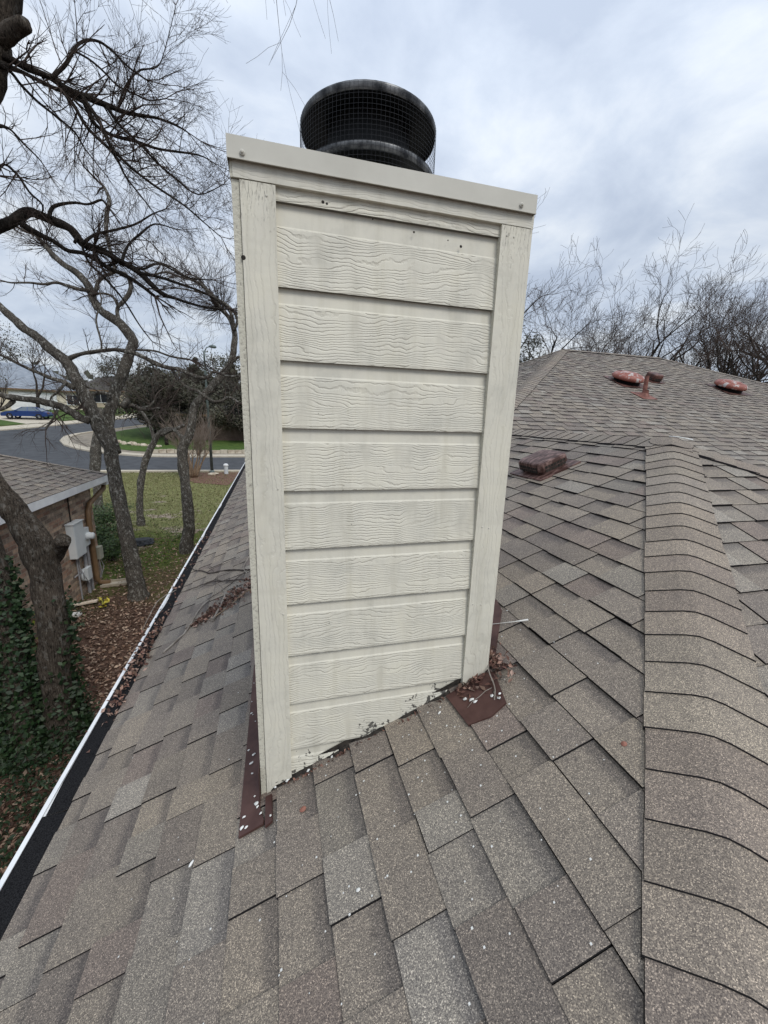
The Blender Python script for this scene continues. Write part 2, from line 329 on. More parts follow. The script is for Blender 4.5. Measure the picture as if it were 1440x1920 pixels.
inner2 = [(-8.9, 80.2), (-11.9, 62.1), (-13.8, 57.8), (-15.5, 54.3), (-17.1, 51.2), (-18.3, 49.2), (-19.0, 47.4), (-19.1, 45.5), (-18.45, 43.4), (-17.3, 41.3), (-16.0, 39.9), (-14.3, 38.6), (-12.2, 37.3), (-10.4, 36.4), (-8.9, 36.2), (-5.7, 36.2), (-2.6, 36.3), (40, 36.8)]
sheet('road', [(-60, 28.4), (-30, 29.4), (-10.36, 29.45), (-2.18, 29.35), (40, 29.3)]+inner[::-1]+road_far[::-1], M_ASPH, .006)
sheet('kerb', [(-60, 28.0), (-30, 29.0), (-10.36, 29.05), (-2.18, 28.95), (40, 28.9), (40, 29.3), (-2.18, 29.35), (-10.36, 29.45), (-30, 29.4), (-60, 28.4)], M_KERB, .004, thick=.11)
sheet('kerb', inner+inner2[::-1], M_KERB, .004, thick=.12)
fk = [(x-.45, y+.35) for x, y in road_far]
sheet('kerb', road_far+fk[::-1], M_KERB, .004, thick=.11)
# pavement strip behind the far kerb, lawn behind it
sheet('pavement', inner2+[(40, 38.2), (-2.77, 37.9), (-9.66, 38.1), (-11.6, 38.7), (-14.25, 40.2), (-15.9, 43.2), (-16.6, 47.4), (-15.6, 51.2), (-13.3, 55.6), (-10.4, 62), (-7.6, 80)][0:], M_DRIVE, .02)
sheet('lawn', [(-7.9, 78), (-10.8, 61), (-13.7, 55), (-16.0, 50.9), (-17.0, 47.4), (-16.3, 43), (-14.55, 40.0), (-11.8, 38.45), (-9.66, 37.85), (-2.77, 37.65), (40, 37.9), (40, 78)], M_GRASS, .05)
sheet('pavement', fk+[(-17, 84), (-19.6, 69.8), (-21, 63.6), (-22.6, 60.6), (-23.6, 58.4), (-24.9, 56.6), (-26.6, 53.8), (-28, 51.6), (-29.4, 49.9), (-33, 45.5), (-44, 40), (-60, 36.5)], M_KERB, .02)
sheet('lawn', [(-60, 37), (-44, 40.5), (-33, 46), (-29.6, 50.2), (-27, 53.9), (-26.9, 54.4), (-31.2, 57.4), (-60, 60)], M_GRASS, .045)
sheet('driveway', [(-26.8, 53.9), (-24.4, 56.6), (-26.4, 58.6), (-31, 61.9), (-46, 75), (-52, 70), (-31.2, 57.3)], M_KERB, .05)
sheet('lawn', [(-24.6, 57.2), (-19.9, 69.8), (-17.2, 84), (-27, 84), (-34, 68), (-31, 62.3), (-26.5, 59)], M_GRASS, .047)
sheet('lawn', [(-20.2, 76), (-14.5, 84.1), (-9, 80.5), (20, 90), (20, 140), (-60, 140), (-40, 90)], M_DRYG, .055)
# ================================================================ the house we stand on
house = tag(empty('house', (2.7, 4, -3.2)), 'house with weathered brown-grey shingle roof and tall cream-boarded chimney in the middle', 'house')
rnd = random.Random(7)
PAL = [((.200, .181, .156), 5), ((.186, .168, .148), 4), ((.210, .190, .164), 3), ((.205, .192, .170), 3), ((.235, .224, .202), 1.4), ((.178, .153, .136), 3), ((.165, .148, .132), 2), ((.214, .192, .162), 2)]
def shade():
    r = rnd.uniform(0, sum(q[1] for q in PAL))
    for c, wgt in PAL:
        r -= wgt
        if r <= 0: break
    k = rnd.uniform(.93, 1.1); return (c[0]*k*1.02, c[1]*k*.99, c[2]*k*.975)
def clip(poly, a, b, c):
    """keep a*x+b*y <= c"""
    out_ = []
    for i in range(len(poly)):
        p, q = poly[i], poly[(i+1) % len(poly)]; dp = a*p[0]+b*p[1]-c; dq = a*q[0]+b*q[1]-c
        if dp <= 0: out_.append(p)
        if (dp < 0 < dq) or (dq < 0 < dp): s_ = dp/(dp-dq); out_.append((p[0]+(q[0]-p[0])*s_, p[1]+(q[1]-p[1])*s_))
    return out_
CO = math.cos(math.atan(TP)); SI = math.sin(math.atan(TP))
def shingles(axis, zf, lo, hi, t0, t1, first, regions, name='roof_slope', step=.125, wmin=.11, wmax=.235, far=None, sgn=1, parent=None, fine=True):
    """courses of laminated shingles on a slope rising along `axis` ('X'/'Y'); plan polygon clipped to regions"""
    mb = MB(); nrm = Vector((-SI*sgn, 0, CO)) if axis == 'X' else Vector((0, -SI*sgn, CO))
    k = 0; v0 = first
    n = int((hi-lo)/step)+2
    for k in range(n):
        v0 = first+sgn*k*step; v1 = v0+sgn*step
        u = t0-rnd.uniform(0, .3); tall = False
        while u < t1:
            wd = rnd.uniform(wmin, wmax); u1 = u+wd; tall = (rnd.random() < (.12 if tall else .93)); gp = .0022 if rnd.random() < .4 else 0; c = shade(); hb = (.0046 if tall else .0) + rnd.uniform(0, .0008)
            if not tall: c = tuple(q*.97 for q in c)
            u1 -= gp
            if axis == 'X': cell = [(v0, u), (v1, u), (v1, u1), (v0, u1)]
            else: cell = [(u, v0), (u1, v0), (u1, v1), (u, v1)]
            wob = rnd.uniform(-.0035, .0035)
            for reg in regions:
                P = cell
                for a, b_, cc in reg:
                    P = clip(P, a, b_, cc)
                    if len(P) < 3: break
                if len(P) < 3: continue
                top = []; uvs = []
                for x, y in P:
                    s_ = ((x if axis == 'X' else y)-v0)/(v1-v0); hh = hb+.0075*(1-s_)-.0063
                    if axis == 'X': base = Vector((x, y, zf(x)))
                    else: base = Vector((x, y, zf(y)))
                    if s_ < .01: base += Vector(((wob if axis == 'X' else 0), (wob if axis == 'Y' else 0), wob*TP*sgn))
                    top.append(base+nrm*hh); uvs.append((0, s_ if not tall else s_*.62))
                # orientation up
                ar = (top[1]-top[0]).cross(top[2]-top[0])
                if ar.z < 0: top.reverse(); uvs.reverse()
                mb.face(top, 0, c, uvs)
                for i in range(len(top)):
                    p, q = top[i], top[(i+1) % len(top)]
                    if (p-q).length < 1e-4: continue
                    if axis == 'X' and abs(p.x-v1) < .002 and abs(q.x-v1) < .002: continue
                    if axis == 'Y' and abs(p.y-v1) < .002 and abs(q.y-v1) < .002: continue
                    dn = nrm*.010
                    mb.face([p, p-dn, q-dn, q], 1, (1, 1, 1))
            u = u1+gp
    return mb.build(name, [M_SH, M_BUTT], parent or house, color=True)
EAVE = -.782
# slope rising towards +X (two convex regions in plan), the wing end slope, the main front slope
regL = [[(-1, 0, -EAVE), (1, 0, 2.66), (1, -1, 1.63), (1, 1, 15.05)], [(-1, 0, -2.66), (1, -1, -.98), (1, 1, 15.05)]]
shingles('X', zl, -.826, 7.2, -2.6, 16, .549-.125*11, regL)
shingles('Y', ze, -2.6, 1.05, -1, 6.5, -.034-.125*20, [[(-1, 1, -1.75), (1, 1, 3.69), (0, -1, 2.47)]])
regM = [[(-1, 1, .86), (1, 1, 18.06), (0, -1, -.14), (-1, 0, -2.72), (0, 1, 7.92)]]
shingles('Y', zm, .14, 8, -1, 18.2, .14, regM)
# hidden slopes as plain shingled sheets
def slope(pts):
    mb = MB(); mb.face(pts, 0, (.15, .14, .125)); return mb.build('roof_slope', [M_SH], house, color=True)
RZ = zl(2.72)
slope([(2.72, 1.03, RZ), (6.22, -2.47, -.67), (6.22, 6, -.67), (2.72, 3.64, RZ)])
AR = (7.1, 8.02, zl(7.1)); BR = (10.2, 8.02, zl(7.1))
slope([AR, BR, (18.0, 15.9, -.67), (-.78, 15.9, -.67)]); slope([BR, (18.0, .14, -.67), (18.0, 15.9, -.67)])
def caps(name, p0, p1, fa, fb, step=.118, wid=.145, dirn=1, lift=.0075, extra=None):
    """ridge or hip cap strip from p0 (low) to p1 (high); fa, fb give the slope heights either side"""
    mb = MB(); p0 = Vector(p0); p1 = Vector(p1); d = Vector((p1.x-p0.x, p1.y-p0.y)); Ln = d.length; d /= Ln; pr_ = Vector((-d.y, d.x)); n = int(Ln/step); K = 9
    def sec(s, lf, wd):
        L_ = []
        for i in range(K):
            o = (i/(K-1)*2-1)*wd; x = p0.x+d.x*s+pr_.x*o; y = p0.y+d.y*s+pr_.y*o
            a, b_ = fa(x, y), fb(x, y); kk = .022; h_ = max(kk-abs(a-b_), 0)/kk; z = min(a, b_)-h_*h_*kk*.25
            L_.append(Vector((x, y, z+lf)))
        return L_
    for k in range(n+1):
        kk_ = rnd.uniform(.93, 1.1); c = tuple(q*kk_ for q in rnd.choice([(.215, .185, .155), (.205, .176, .148), (.222, .195, .163), (.195, .165, .141), (.21, .185, .16)])); wd = wid+rnd.uniform(-.004, .004); jt = rnd.uniform(-.003, .003)
        s0 = k*step+jt; s1 = min((k+1)*step+.02, Ln)
        lo_, hi_ = (lift+.0075, lift+.0015)
        if dirn < 0: lo_, hi_ = hi_, lo_; s0, s1 = max(s0-.02, 0), (k+1)*step+jt
        A = sec(s0, lo_, wd); B = sec(s1, hi_, wd)
        for i in range(K-1): mb.face([A[i+1], A[i], B[i], B[i+1]], 0, c, [(0, .2)]*4)
        E = A if dirn > 0 else B
        for i in range(K-1):
            q = [E[i], E[i+1], E[i+1]-Vector((0, 0, .0075)), E[i]-Vector((0, 0, .0075))]; mb.face(q if dirn < 0 else q[::-1], 1)
        for i in (0, K-1):
            q = [A[i], B[i], B[i]-Vector((0, 0, .016)), A[i]-Vector((0, 0, .016))]; mb.face(q, 1)
    return mb.build(name, [M_SH, M_BUTT], house, color=True)
FL = lambda x, y: zl(x)
FE = lambda x, y: ze(y)
FR = lambda x, y: RZ-TP*(x-2.72)
FM = lambda x, y: zm(y)
FB = lambda x, y: AR[2]-TP*(y-8.02)
FH = lambda x, y: BR[2]-TP*(x-10.2)
caps('hip_cap', (-.78, -2.47, 0), (2.70, 1.01, 0), FL, FE)
caps('hip_cap', (6.22, -2.47, 0), (2.74, 1.01, 0), FR, FE, lift=.0085)
caps('ridge_cap', (2.72, 1.06, 0), (2.72, 3.75, 0), FL, FR, lift=.009, wid=.14, dirn=1)
caps('hip_cap', (2.72, 3.64, 0), (7.1, 8.02, 0), FL, FM)
caps('ridge_cap', (7.1, 8.02, 0), (10.2, 8.02, 0), FM, FB, lift=.016)
caps('hip_cap', (18.0, .22, 0), (10.2, 8.02, 0), FM, FH)
caps('hip_cap', (-.78, 15.9, 0), (7.1, 8.02, 0), FL, FB)
mb = MB(); ring_ = []
def pkz(x, y): return min(zl(x), ze(y), FR(x, y))
for j in range(20):
    a = 6.2832*j/20; rr = .14; x, y = 2.72+rr*math.cos(a)*.8, 1.03+rr*math.sin(a); ring_.append((x, y, pkz(x, y)+.019))
for j in range(20): mb.face([(2.72, 1.03, RZ+.023), ring_[j], ring_[(j+1) % 20]], 0, (.2, .172, .145), [(0, .2)]*3); q = ring_[j]; q2 = ring_[(j+1) % 20]; mb.face([q, (q[0], q[1], q[2]-.02), (q2[0], q2[1], q2[2]-.02), q2], 1)
mb.build('ridge_cap', [M_SH, M_BUTT], house, color=True)
# sealant smear on the wing's peak
mb = MB(); mb.tube([(2.715, 1.05, RZ+.028), (2.745, 1.01, RZ+.026), (2.775, .975, RZ+.018), (2.80, .945, RZ+.010)], [.003, .004, .004, .007], 6); mb.build('sealant', M_SEAL, house, smooth=True)
# walls and eaves below the roof (brick)
def brick_mat():
    m, t, b = mat('mottled_brick', rough=.9, spec=.15); tc = N(t, 'ShaderNodeTexCoord'); s = N(t, 'ShaderNodeSeparateXYZ'); t.links.new(tc.outputs['Object'], s.inputs[0])
    cb = N(t, 'ShaderNodeCombineXYZ'); t.links.new(math_(t, 'ADD', s.outputs[0], s.outputs[1]), cb.inputs[0]); t.links.new(s.outputs[2], cb.inputs[1])
    br = N(t, 'ShaderNodeTexBrick'); t.links.new(cb.outputs[0], br.inputs['Vector']); br.inputs['Scale'].default_value = 1; br.inputs['Brick Width'].default_value = .235; br.inputs['Row Height'].default_value = .078; br.inputs['Mortar Size'].default_value = .007; br.inputs['Mortar Smooth'].default_value = .2
    br.inputs['Color1'].default_value = (0, 0, 0, 1); br.inputs['Color2'].default_value = (1, 1, 1, 1); br.inputs['Mortar'].default_value = (.5, .5, .5, 1); br.inputs['Bias'].default_value = 0
    cr_ = ramp_(t, br.outputs['Color'], [(0, (.14, .105, .085)), (.2, (.31, .19, .135)), (.42, (.42, .28, .20)), (.6, (.38, .30, .22)), (.78, (.20, .155, .12)), (1, (.52, .40, .30))])
    n = noise_(t, 14, 5, .6, tc.outputs['Object']); r = ramp_(t, n.outputs['Fac'], [(.3, (.65, .65, .66)), (.7, (1.3, 1.28, 1.25))])
    c = mixc(t, 1.0, cr_.outputs[0], r.outputs[0], 'MULTIPLY'); c = mixc(t, br.outputs['Fac'], c, (.30, .25, .20)); t.links.new(c, b.inputs['Base Color'])
    bump(t, b, math_(t, 'SUBTRACT', math_(t, 'MULTIPLY', n.outputs['Fac'], .3), br.outputs['Fac']), .8, .012)
    return m
M_BRICK = brick_mat()
def walls(pts, z0, z1, parent, name='wall', th=.12):
    mb = MB(); n = len(pts)
    for i in range(n):
        (x0, y0), (x1, y1) = pts[i], pts[(i+1) % n]; mb.face([(x0, y0, z0), (x1, y1, z0), (x1, y1, z1), (x0, y0, z1)])
    return mb.build(name, M_BRICK, parent)
walls([(-.4, -2.1), (5.85, -2.1), (5.85, .5), (17.6, .5), (17.6, 15.5), (-.4, 15.5)], -3.3, -.60, house)
# gutter along the eave: trough, black mesh guard, white outer lip
gx = EAVE; gz = zl(EAVE)-.008
mb = MB(); y0, y1 = -2.5, 15.9
def prism(mb, sec, y0, y1, m=0):
    n = len(sec); mb.raw([(x, y0, z) for x, z in sec]+[(x, y1, z) for x, z in sec], [(i, (i+1) % n, (i+1) % n+n, i+n) for i in range(n)]+[tuple(range(n-1, -1, -1)), tuple(range(n, 2*n))], m)
prism(mb, [(gx-.085, gz-.012), (gx-.100, gz-.012), (gx-.104, gz-.055), (gx-.070, gz-.13), (gx+.02, gz-.13), (gx+.02, gz-.125), (gx-.068, gz-.125), (gx-.086, gz-.05)], y0, y1)
gut = mb.build('gutter', M_WHITE, house)
mb = MB(); prism(mb, [(gx-.092, gz-.004), (gx-.110, gz-.004), (gx-.112, gz-.016), (gx-.092, gz-.016)], y0, y1); mb.build('gutter_lip', M_WHITE, gut)
mb = MB(); 
for k in range(19):
    a, b_ = y0+k*.98, y0+k*.98+.97; s_ = rnd.uniform(-.004, .004)
    mb.face([(gx+.03, a, gz+.004), (gx-.093, a, gz-.010+s_), (gx-.093, b_, gz-.010-s_), (gx+.03, b_, gz+.004)])
mb.build('gutter_guard', M_GUARD, gut)
mb = MB(); mb.box((gx+.02, -2.4, gz-.2), (gx+.04, 15.8, gz-.002)); mb.box((gx+.04, -2.4, gz-.2), (-.4, 15.8, gz-.19)); mb.build('fascia', M_WHITE, house)
# ---------------------------------------------------------------- chimney
E_ = .178; CX0, CX1, CD = .0, .8153, .74
IN0, IN1 = .0994, .7167
M_LAP, _, _ = mat('shaded_grimy_lap_edge', (.15, .14, .12), .9)  # lap undersides: some grime, plus the shade under each butt painted in
def zb(x): return zl(x)-.001
def siding_front():
    mb = MB(); nx = 64
    for i in range(-3, 9):
        zi = i*E_ if i < 8 else 1.438; zt_ = min(zi+E_, 1.487); prof = [(zi, .0080), (zi+.008, .0072), (zi+.012, .0078), (zi+.77*E_, .0145), (zi+.795*E_, .0172), (zi+E_+(.004 if i < 7 else .022), .0205)] if i < 8 else [(zi, .0095), (zi+.008, .0085), (zi+.012, .0088), (zi+.06, .011)]
        for j in range(nx):
            xa = .02+(.795-.02)*j/nx; xb_ = .02+(.795-.02)*(j+1)/nx
            def gap(x): return .006+.009*max(0, noise.noise(Vector((x*14, 3, 1))))+.006*noise.noise(Vector((x*70, 5, 1)))+.008*max(0, 1-(x-.1)*8)
            for k in range(len(prof)-1):
                (z0, ya), (z1, yb_) = prof[k], prof[k+1]
                q = []
                for x, z, y in ((xa, z0, ya), (xb_, z0, ya), (xb_, z1, yb_), (xa, z1, yb_)):
                    q.append((x, y, max(z, zb(x)+gap(x))))
                if q[2][2]-q[1][2] < 1e-4 and q[3][2]-q[0][2] < 1e-4: continue
                mb.face(q, 0 if 1 <= k < 3 or k == 0 else 1)
            zlo = zi
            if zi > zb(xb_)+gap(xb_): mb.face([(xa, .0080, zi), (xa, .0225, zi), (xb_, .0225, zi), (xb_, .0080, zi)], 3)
    # back and side walls of boards (seen from other positions)
    for i in range(-3, 9):
        zi = i*E_
        for (p, q) in (((CX0+.012, .02), (CX0+.012, CD)), ((CX1-.012, CD), (CX1-.012, .02)), ((CX1-.02, CD-.01), (CX0+.02, CD-.01))):
            d = Vector((q[0]-p[0], q[1]-p[1])).normalized(); nn = Vector((d.y, -d.x)) * -1
            for (za, oa), (zc, oc) in (((zi, .008), (min(zi+E_, 1.487), -.002)), ((zi, -.004), (zi, .008))):
                mb.face([(p[0]+nn.x*oa, p[1]+nn.y*oa, za), (q[0]+nn.x*oa, q[1]+nn.y*oa, za), (q[0]+nn.x*oc, q[1]+nn.y*oc, zc), (p[0]+nn.x*oc, p[1]+nn.y*oc, zc)], 2)
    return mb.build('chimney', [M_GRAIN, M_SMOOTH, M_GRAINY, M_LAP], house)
chim = tag(siding_front(), 'tall cream lap-sided chimney')
mb = MB(); mb.box((.022, .024, -.75), (.793, CD-.02, 1.49)); mb.build('chimney_core', M_TAR, chim)
def board(x0, x1, ya, yb_, zt, bots, name='corner_board', mats=None, n=10):
    """vertical board, front face ya, bottom following the list of (x, z)"""
    def bz(x):
        for (xa, za), (xc, zc) in zip(bots[:-1], bots[1:]):
            if xa <= x <= xc+1e-6: return za+(zc-za)*(x-xa)/(xc-xa)
        return bots[-1][1]
    xs = sorted(set([x0+(x1-x0)*i/n for i in range(n+1)]+[b_[0] for b_ in bots if x0 < b_[0] < x1])); mb = MB(); r = random.Random(int(x0*1000)+5)
    bb = [bz(x)+(r.uniform(-.0022, .0022)) for x in xs]
    for i in range(len(xs)-1):
        a, c = xs[i], xs[i+1]
        mb.face([(a, ya, bb[i]), (c, ya, bb[i+1]), (c, ya, zt), (a, ya, zt)], 0)
        mb.face([(a, ya, bb[i]), (a, yb_, bb[i]), (c, yb_, bb[i+1]), (c, ya, bb[i+1])], 1)
        mb.face([(a, ya, zt), (c, ya, zt), (c, yb_, zt), (a, yb_, zt)], 1)
    mb.face([(x0, ya, bb[0]), (x0, ya, zt), (x0, yb_, zt), (x0, yb_, bb[0])], 2); mb.face([(x1, ya, bb[-1]), (x1, yb_, bb[-1]), (x1, yb_, zt), (x1, ya, zt)], 0)
    return mb.build(name, mats or [M_TRIM, M_EDGE, M_EDGE], chim)
board(.017, IN0, -.001, .0205, 1.4665, [(.017, -.352), (.026, -.325), (.045, -.302), (.075, -.293), (.0994, -.283)])
board(IN1, .8158, -.001, .0205, 1.4675, [(IN1, -.038), (.745, -.022), (.788, .006), (.8158, .030)])
# side corner boards, their sawn edge shows as the thin strip beside the front boards
mb = MB(); mb.box((-.002, .004, -.34), (.0155, .095, 1.4665)); o = mb.build('corner_board', [M_EDGE], chim); 
mb = MB(); mb.box((.8, .0215, .0), (.8168, .095, 1.4675)); mb.build('corner_board', [M_TRIM], chim)
for xx in (-.002, .8005):
    mb = MB(); mb.box((xx, CD-.07, -.36), (xx+.0175, CD+.015, 1.4665)); mb.build('corner_board', [M_TRIM], chim)
# frieze board and sheet metal cap
mb = MB(); mb.box((.002, -.0025, 1.4685), (.8105, .0185, 1.506)); mb.box((-.004, .0, 1.4685), (.0018, CD, 1.5055), 1); mb.box((.811, .0, 1.4685), (.818, CD, 1.5055)); mb.box((-.002, CD, 1.4685), (.818, CD+.018, 1.5055))
fz = mb.build('frieze_board', [M_FRIEZE, M_EDGE], chim)
mb = MB(); t_ = .0016; cx0, cx1, cy0, cy1, zt, zbm = -.008, .8135, -.0135, CD+.03, 1.5455, 1.5
mb.box((cx0, cy0, zbm), (cx1, cy0+t_, zt)); mb.box((cx0, cy0+t_, zbm), (cx0+t_, cy1, zt)); mb.box((cx1-t_, cy0+t_, zbm), (cx1, cy1, zt)); mb.box((cx0+t_, cy1-t_, zbm), (cx1-t_, cy1, zt))
mb.box((cx0, cy0, zt), (cx1, cy1, zt+.0016)); mb.box((cx0, cy0-.002, zbm), (cx1, cy0-.0002, zbm+.003))
cap = mb.build('cap_flashing', M_CAPM, chim)
for x, z in ((.0265, 1.514), (.7645, 1.515)):
    mb = MB(); mb.lathe([(0, .007), (.0028, .0065), (.0035, .005), (.0035, .003), (.0062, .0018), (.0065, 0)], (x, cy0-.002, z), 8, ax=Vector((0, -1, 0))); mb.build('screw', M_CAPM, chim)
for x, z in ((.078, 1.441), (.735, 1.441), (.758, 1.440), (.74, .58), (.765, .575), (.73, .30), (.762, .296), (.083, .72), (.088, .33)):
    mb = MB(); mb.lathe([(0, .002), (.002, .0018), (.0028, 0)], (x, -.001, z), 8, ax=Vector((0, -1, 0))); mb.build('nail_head', M_CAPM, chim)
for x, z, r in ((.018, 1.30, .006), (.215, 1.452, .004), (.225, 1.450, .003), (.60, 1.40, .004), (.345, 1.432, .002), (.46, 1.417, .003), (.56, 1.41, .002)):
    mb = MB(); mb.lathe([(0, .0012), (r*.8, .001), (r, 0)], (x, (-.001 if x < .05 else .0085), z), 7, ax=Vector((0, -1, 0))); mb.build('knot_hole', M_TAR, chim)
# dark rotten joint between siding and roof
mb = MB(); r = random.Random(3); xs = [.03+.77*i/90 for i in range(91)]
for a, c in zip(xs[:-1], xs[1:]):
    h0 = .007+.005*noise.noise(Vector((a*22, 0, 0))); h1 = .007+.005*noise.noise(Vector((c*22, 0, 0)))
    mb.face([(a, -.004, zb(a)+.003), (c, -.004, zb(c)+.003), (c, .012, zb(c)+h1), (a, .012, zb(a)+h0)])
    mb.face([(a, .013, zb(a)-.01), (c, .013, zb(c)-.01), (c, .013, zb(c)+.03), (a, .013, zb(a)+.03)])
mb.build('joint_sealant', M_TAR, chim)
# round double-lid flue termination with wire screen
FX, FY = .406, .362
def lid(z, r, nm='flue_lid'):
    mb = MB(); mb.lathe([(r-.001, -.021), (r, -.021), (r+.001, -.004), (r+.0015, 0), (r-.002, .002)], (FX, FY, z), 72); o = mb.build(nm, M_GALV, chim, smooth=True)
    mb = MB(); mb.lathe([(r-.0022, -.0195), (r-.0035, -.010), (r*.85, -.004), (0, .03)], (FX, FY, z), 72); mb.lathe([(r-.001, .002), (r*.5, .012), (0, .02)], (FX, FY, z), 48); o2 = mb.build('flue_lid_underside', M_SOOT, chim, smooth=True)
lid(1.825, .2165); lid(1.686, .2175)
mb = MB(); mb.lathe([(.10, 1.54), (.10, 1.68)], (FX, FY, 0), 40); mb.lathe([(.135, 1.69), (.135, 1.82)], (FX, FY, 0), 40); mb.build('flue_pipe', M_SOOT, chim, smooth=True)
mb = MB(); rs = .2195; nv = 108
for j in range(nv):
    a = 2*math.pi*j/nv; x, y = FX+rs*math.cos(a), FY+rs*math.sin(a); mb.tube([(x, y, 1.541), (x, y, 1.822)], .00042, 3, cap=False)
for k in range(24):
    z = 1.541+k*.0121; pts = [(FX+rs*math.cos(2*math.pi*j/72), FY+rs*math.sin(2*math.pi*j/72), z) for j in range(73)]; mb.tube(pts, .00042, 3, cap=False)
mb.build('wire_screen', M_WIRE, chim)
# flashing round the foot
def plate(name, pts, off=.011, th=.002, m=None, smooth=False):
    mb = MB(); n = Vector((-SI, 0, CO)); T_ = [Vector((x, y, zl(x)))+n*(off+(pts[i][2] if len(pts[i]) > 2 else 0)) for i, (x, y) in enumerate([(q[0], q[1]) for q in pts])]
    B_ = [p-n*(th+.006) for p in T_]; k = len(T_); mb.raw([tuple(p) for p in T_+B_], [tuple(range(k)), tuple(range(2*k-1, k-1, -1))]+[((i+1) % k, i, i+k, (i+1) % k+k) for i in range(k)])
    o = mb.build(name, m or M_FLASH, chim); return o
plate('flashing', [(-.064, -.112), (-.056, .79), (-.003, .79), (-.003, -.04), (.012, -.098), (.010, -.112)][::-1])
plate('flashing', [(.016, -.125), (.016, -.02), (.036, -.022), (.037, -.118)][::-1], off=.010)
plate('flashing', [(.652, -.012), (.664, -.165), (.735, -.178), (.80, -.16), (.835, -.02), (.8, .0)], off=.010)
plate('flashing', [(.819, .0), (.862, .03), (1.03, .27), (1.05, .345), (1.0, .45), (.819, .8)], off=.010)
mb = MB(); mb.box((.8185, .1, .0), (.8205, .72, .135)); mb.build('step_flashing', M_FLASH, chim); mb = MB(); mb.box((-.0065, -.02, -.34), (-.0045, .74, -.22)); mb.build('step_flashing', M_FLASH, chim)
r = random.Random(21); n = Vector((-SI, 0, CO))
for x, y, s_ in ((-.048, .63, .003), (-.052, .50, .0035), (-.05, .425, .006), (-.043, .41, .004), (-.03, .36, .003), (-.05, .22, .006), (-.03, .185, .007), (-.036, .15, .008), (-.032, .10, .006), (-.05, -.055, .006), (-.055, -.088, .009), (-.04, -.094, .007), (-.012, -.03, .008), (-.008, -.045, .006), (.004, -.075, .006), (.034, -.10, .005), (-.018, .0, .004), (.70, -.07, .008), (.715, -.085, .010), (.722, -.10, .008), (.775, -.115, .009), (.79, -.135, .008), (.80, -.12, .007), (.845, .25, .004), (.86, .2, .004), (.05, -.008, .006), (.09, -.006, .008), (.16, -.012, .007), (.24, -.01, .006)):
    mb = MB(); c = Vector((x, y, zl(x)))+n*.0135; k = 7; ring = []
    for i in range(k):
        a = 2*math.pi*i/k; rr = s_*r.uniform(.5, 1.25); ring.append(c+Vector((CO*math.cos(a)*rr, math.sin(a)*rr*.8, SI*math.cos(a)*rr)))
    for i in range(k): mb.face([c+n*.004, ring[i], ring[(i+1) % k]])
    mb.build('sealant_blob', M_SEAL, chim)
# sealant string hanging off the corner onto the roof
mb = MB(); sp_ = [(.822, .16), (.87, .225), (.91, .235), (.97, .19), (1.02, .155), (1.062, .128)]; mb.tube([Vector((x, y, zl(x)+.016)) for x, y in sp_], [.0012, .0015, .0012, .0013, .002, .0045], 5); mb.build('sealant_string', M_SEAL, chim, smooth=True)
# ---------------------------------------------------------------- roof vents
def box_vent(c, s, m, name='roof_vent', lab=None, axis='X', hgt=.10):
    """louvred sheet-metal vent on the slope; c = plan centre, s = (across slope, along slope)"""
    zf = zl if axis == 'X' else zm
    nrm = Vector((-SI, 0, CO)) if axis == 'X' else Vector((0, -SI, CO)); up = Vector((CO, 0, SI)) if axis == 'X' else Vector((0, CO, SI)); sd_ = Vector((0, 1, 0)) if axis == 'X' else Vector((1, 0, 0))
    o0 = Vector((c[0], c[1], zf(c[0] if axis == 'X' else c[1]))); a, b_ = s[0]/2, s[1]/2
    P = lambda u, v, w: o0+sd_*u+up*v+nrm*w
    mb = MB(); K = 6; rows = []
    def ring(k, w): # rounded rectangle
        L_ = []; rr = .05
        for (cx, cy, a0) in ((a-rr, b_-rr, 0), (-a+rr, b_-rr, 90), (-a+rr, -b_+rr, 180), (a-rr, -b_+rr, 270)):
            for q in range(5):
                t_ = math.radians(a0+q*22.5); L_.append(P((cx+rr*math.cos(t_))*k, (cy+rr*math.sin(t_))*k, w))
        return L_
    rings = [ring(.9, .01), ring(.9, .04), ring(1.0, .04), ring(1.0, hgt*.78), ring(.975, hgt*.93), ring(.9, hgt), ring(.55, hgt+.004), ring(.02, hgt+.006)]
    n = len(rings[0]); vs_ = [tuple(p) for r_ in rings for p in r_]
    mb.raw(vs_, [(i*n+j, i*n+(j+1) % n, (i+1)*n+(j+1) % n, (i+1)*n+j) for i in range(len(rings)-1) for j in range(n)])
    body = mb.build(name, m, house, smooth=False)
    mb = MB(); mb.raw([tuple(P(u*(a+.045), v*(b_+.05), w)) for w in (.0, .012) for u, v in ((-1, -1), (1, -1), (1, 1), (-1, 1))], [(4, 5, 6, 7), (0, 1, 5, 4), (1, 2, 6, 5), (2, 3, 7, 6), (3, 0, 4, 7)]); mb.build('vent_flange', m, body)
    for side in (-1, 1):
        mb = MB()
        for q in range(9):
            u = (-1+2*(q+.5)/9)*(a-.04)
            for w0 in (.030, .055): mb.raw([tuple(P(u+du*.011, side*(b_+.0015), w0+w_)) for du, w_ in ((-1, 0), (1, 0), (1, .020), (-1, .020))], [(0, 1, 2, 3)])
        mb.build('vent_slots', M_TAR, body); mb = MB()
        for q in range(7):
            u = (-1+2*(q+.5)/7)*(b_-.04)
            for w0 in (.030, .055): mb.raw([tuple(P(side*(a+.0015), u+du*.011, w0+w_)) for du, w_ in ((-1, 0), (1, 0), (1, .020), (-1, .020))], [(0, 1, 2, 3)])
        mb.build('vent_slots', M_TAR, body)
    return body
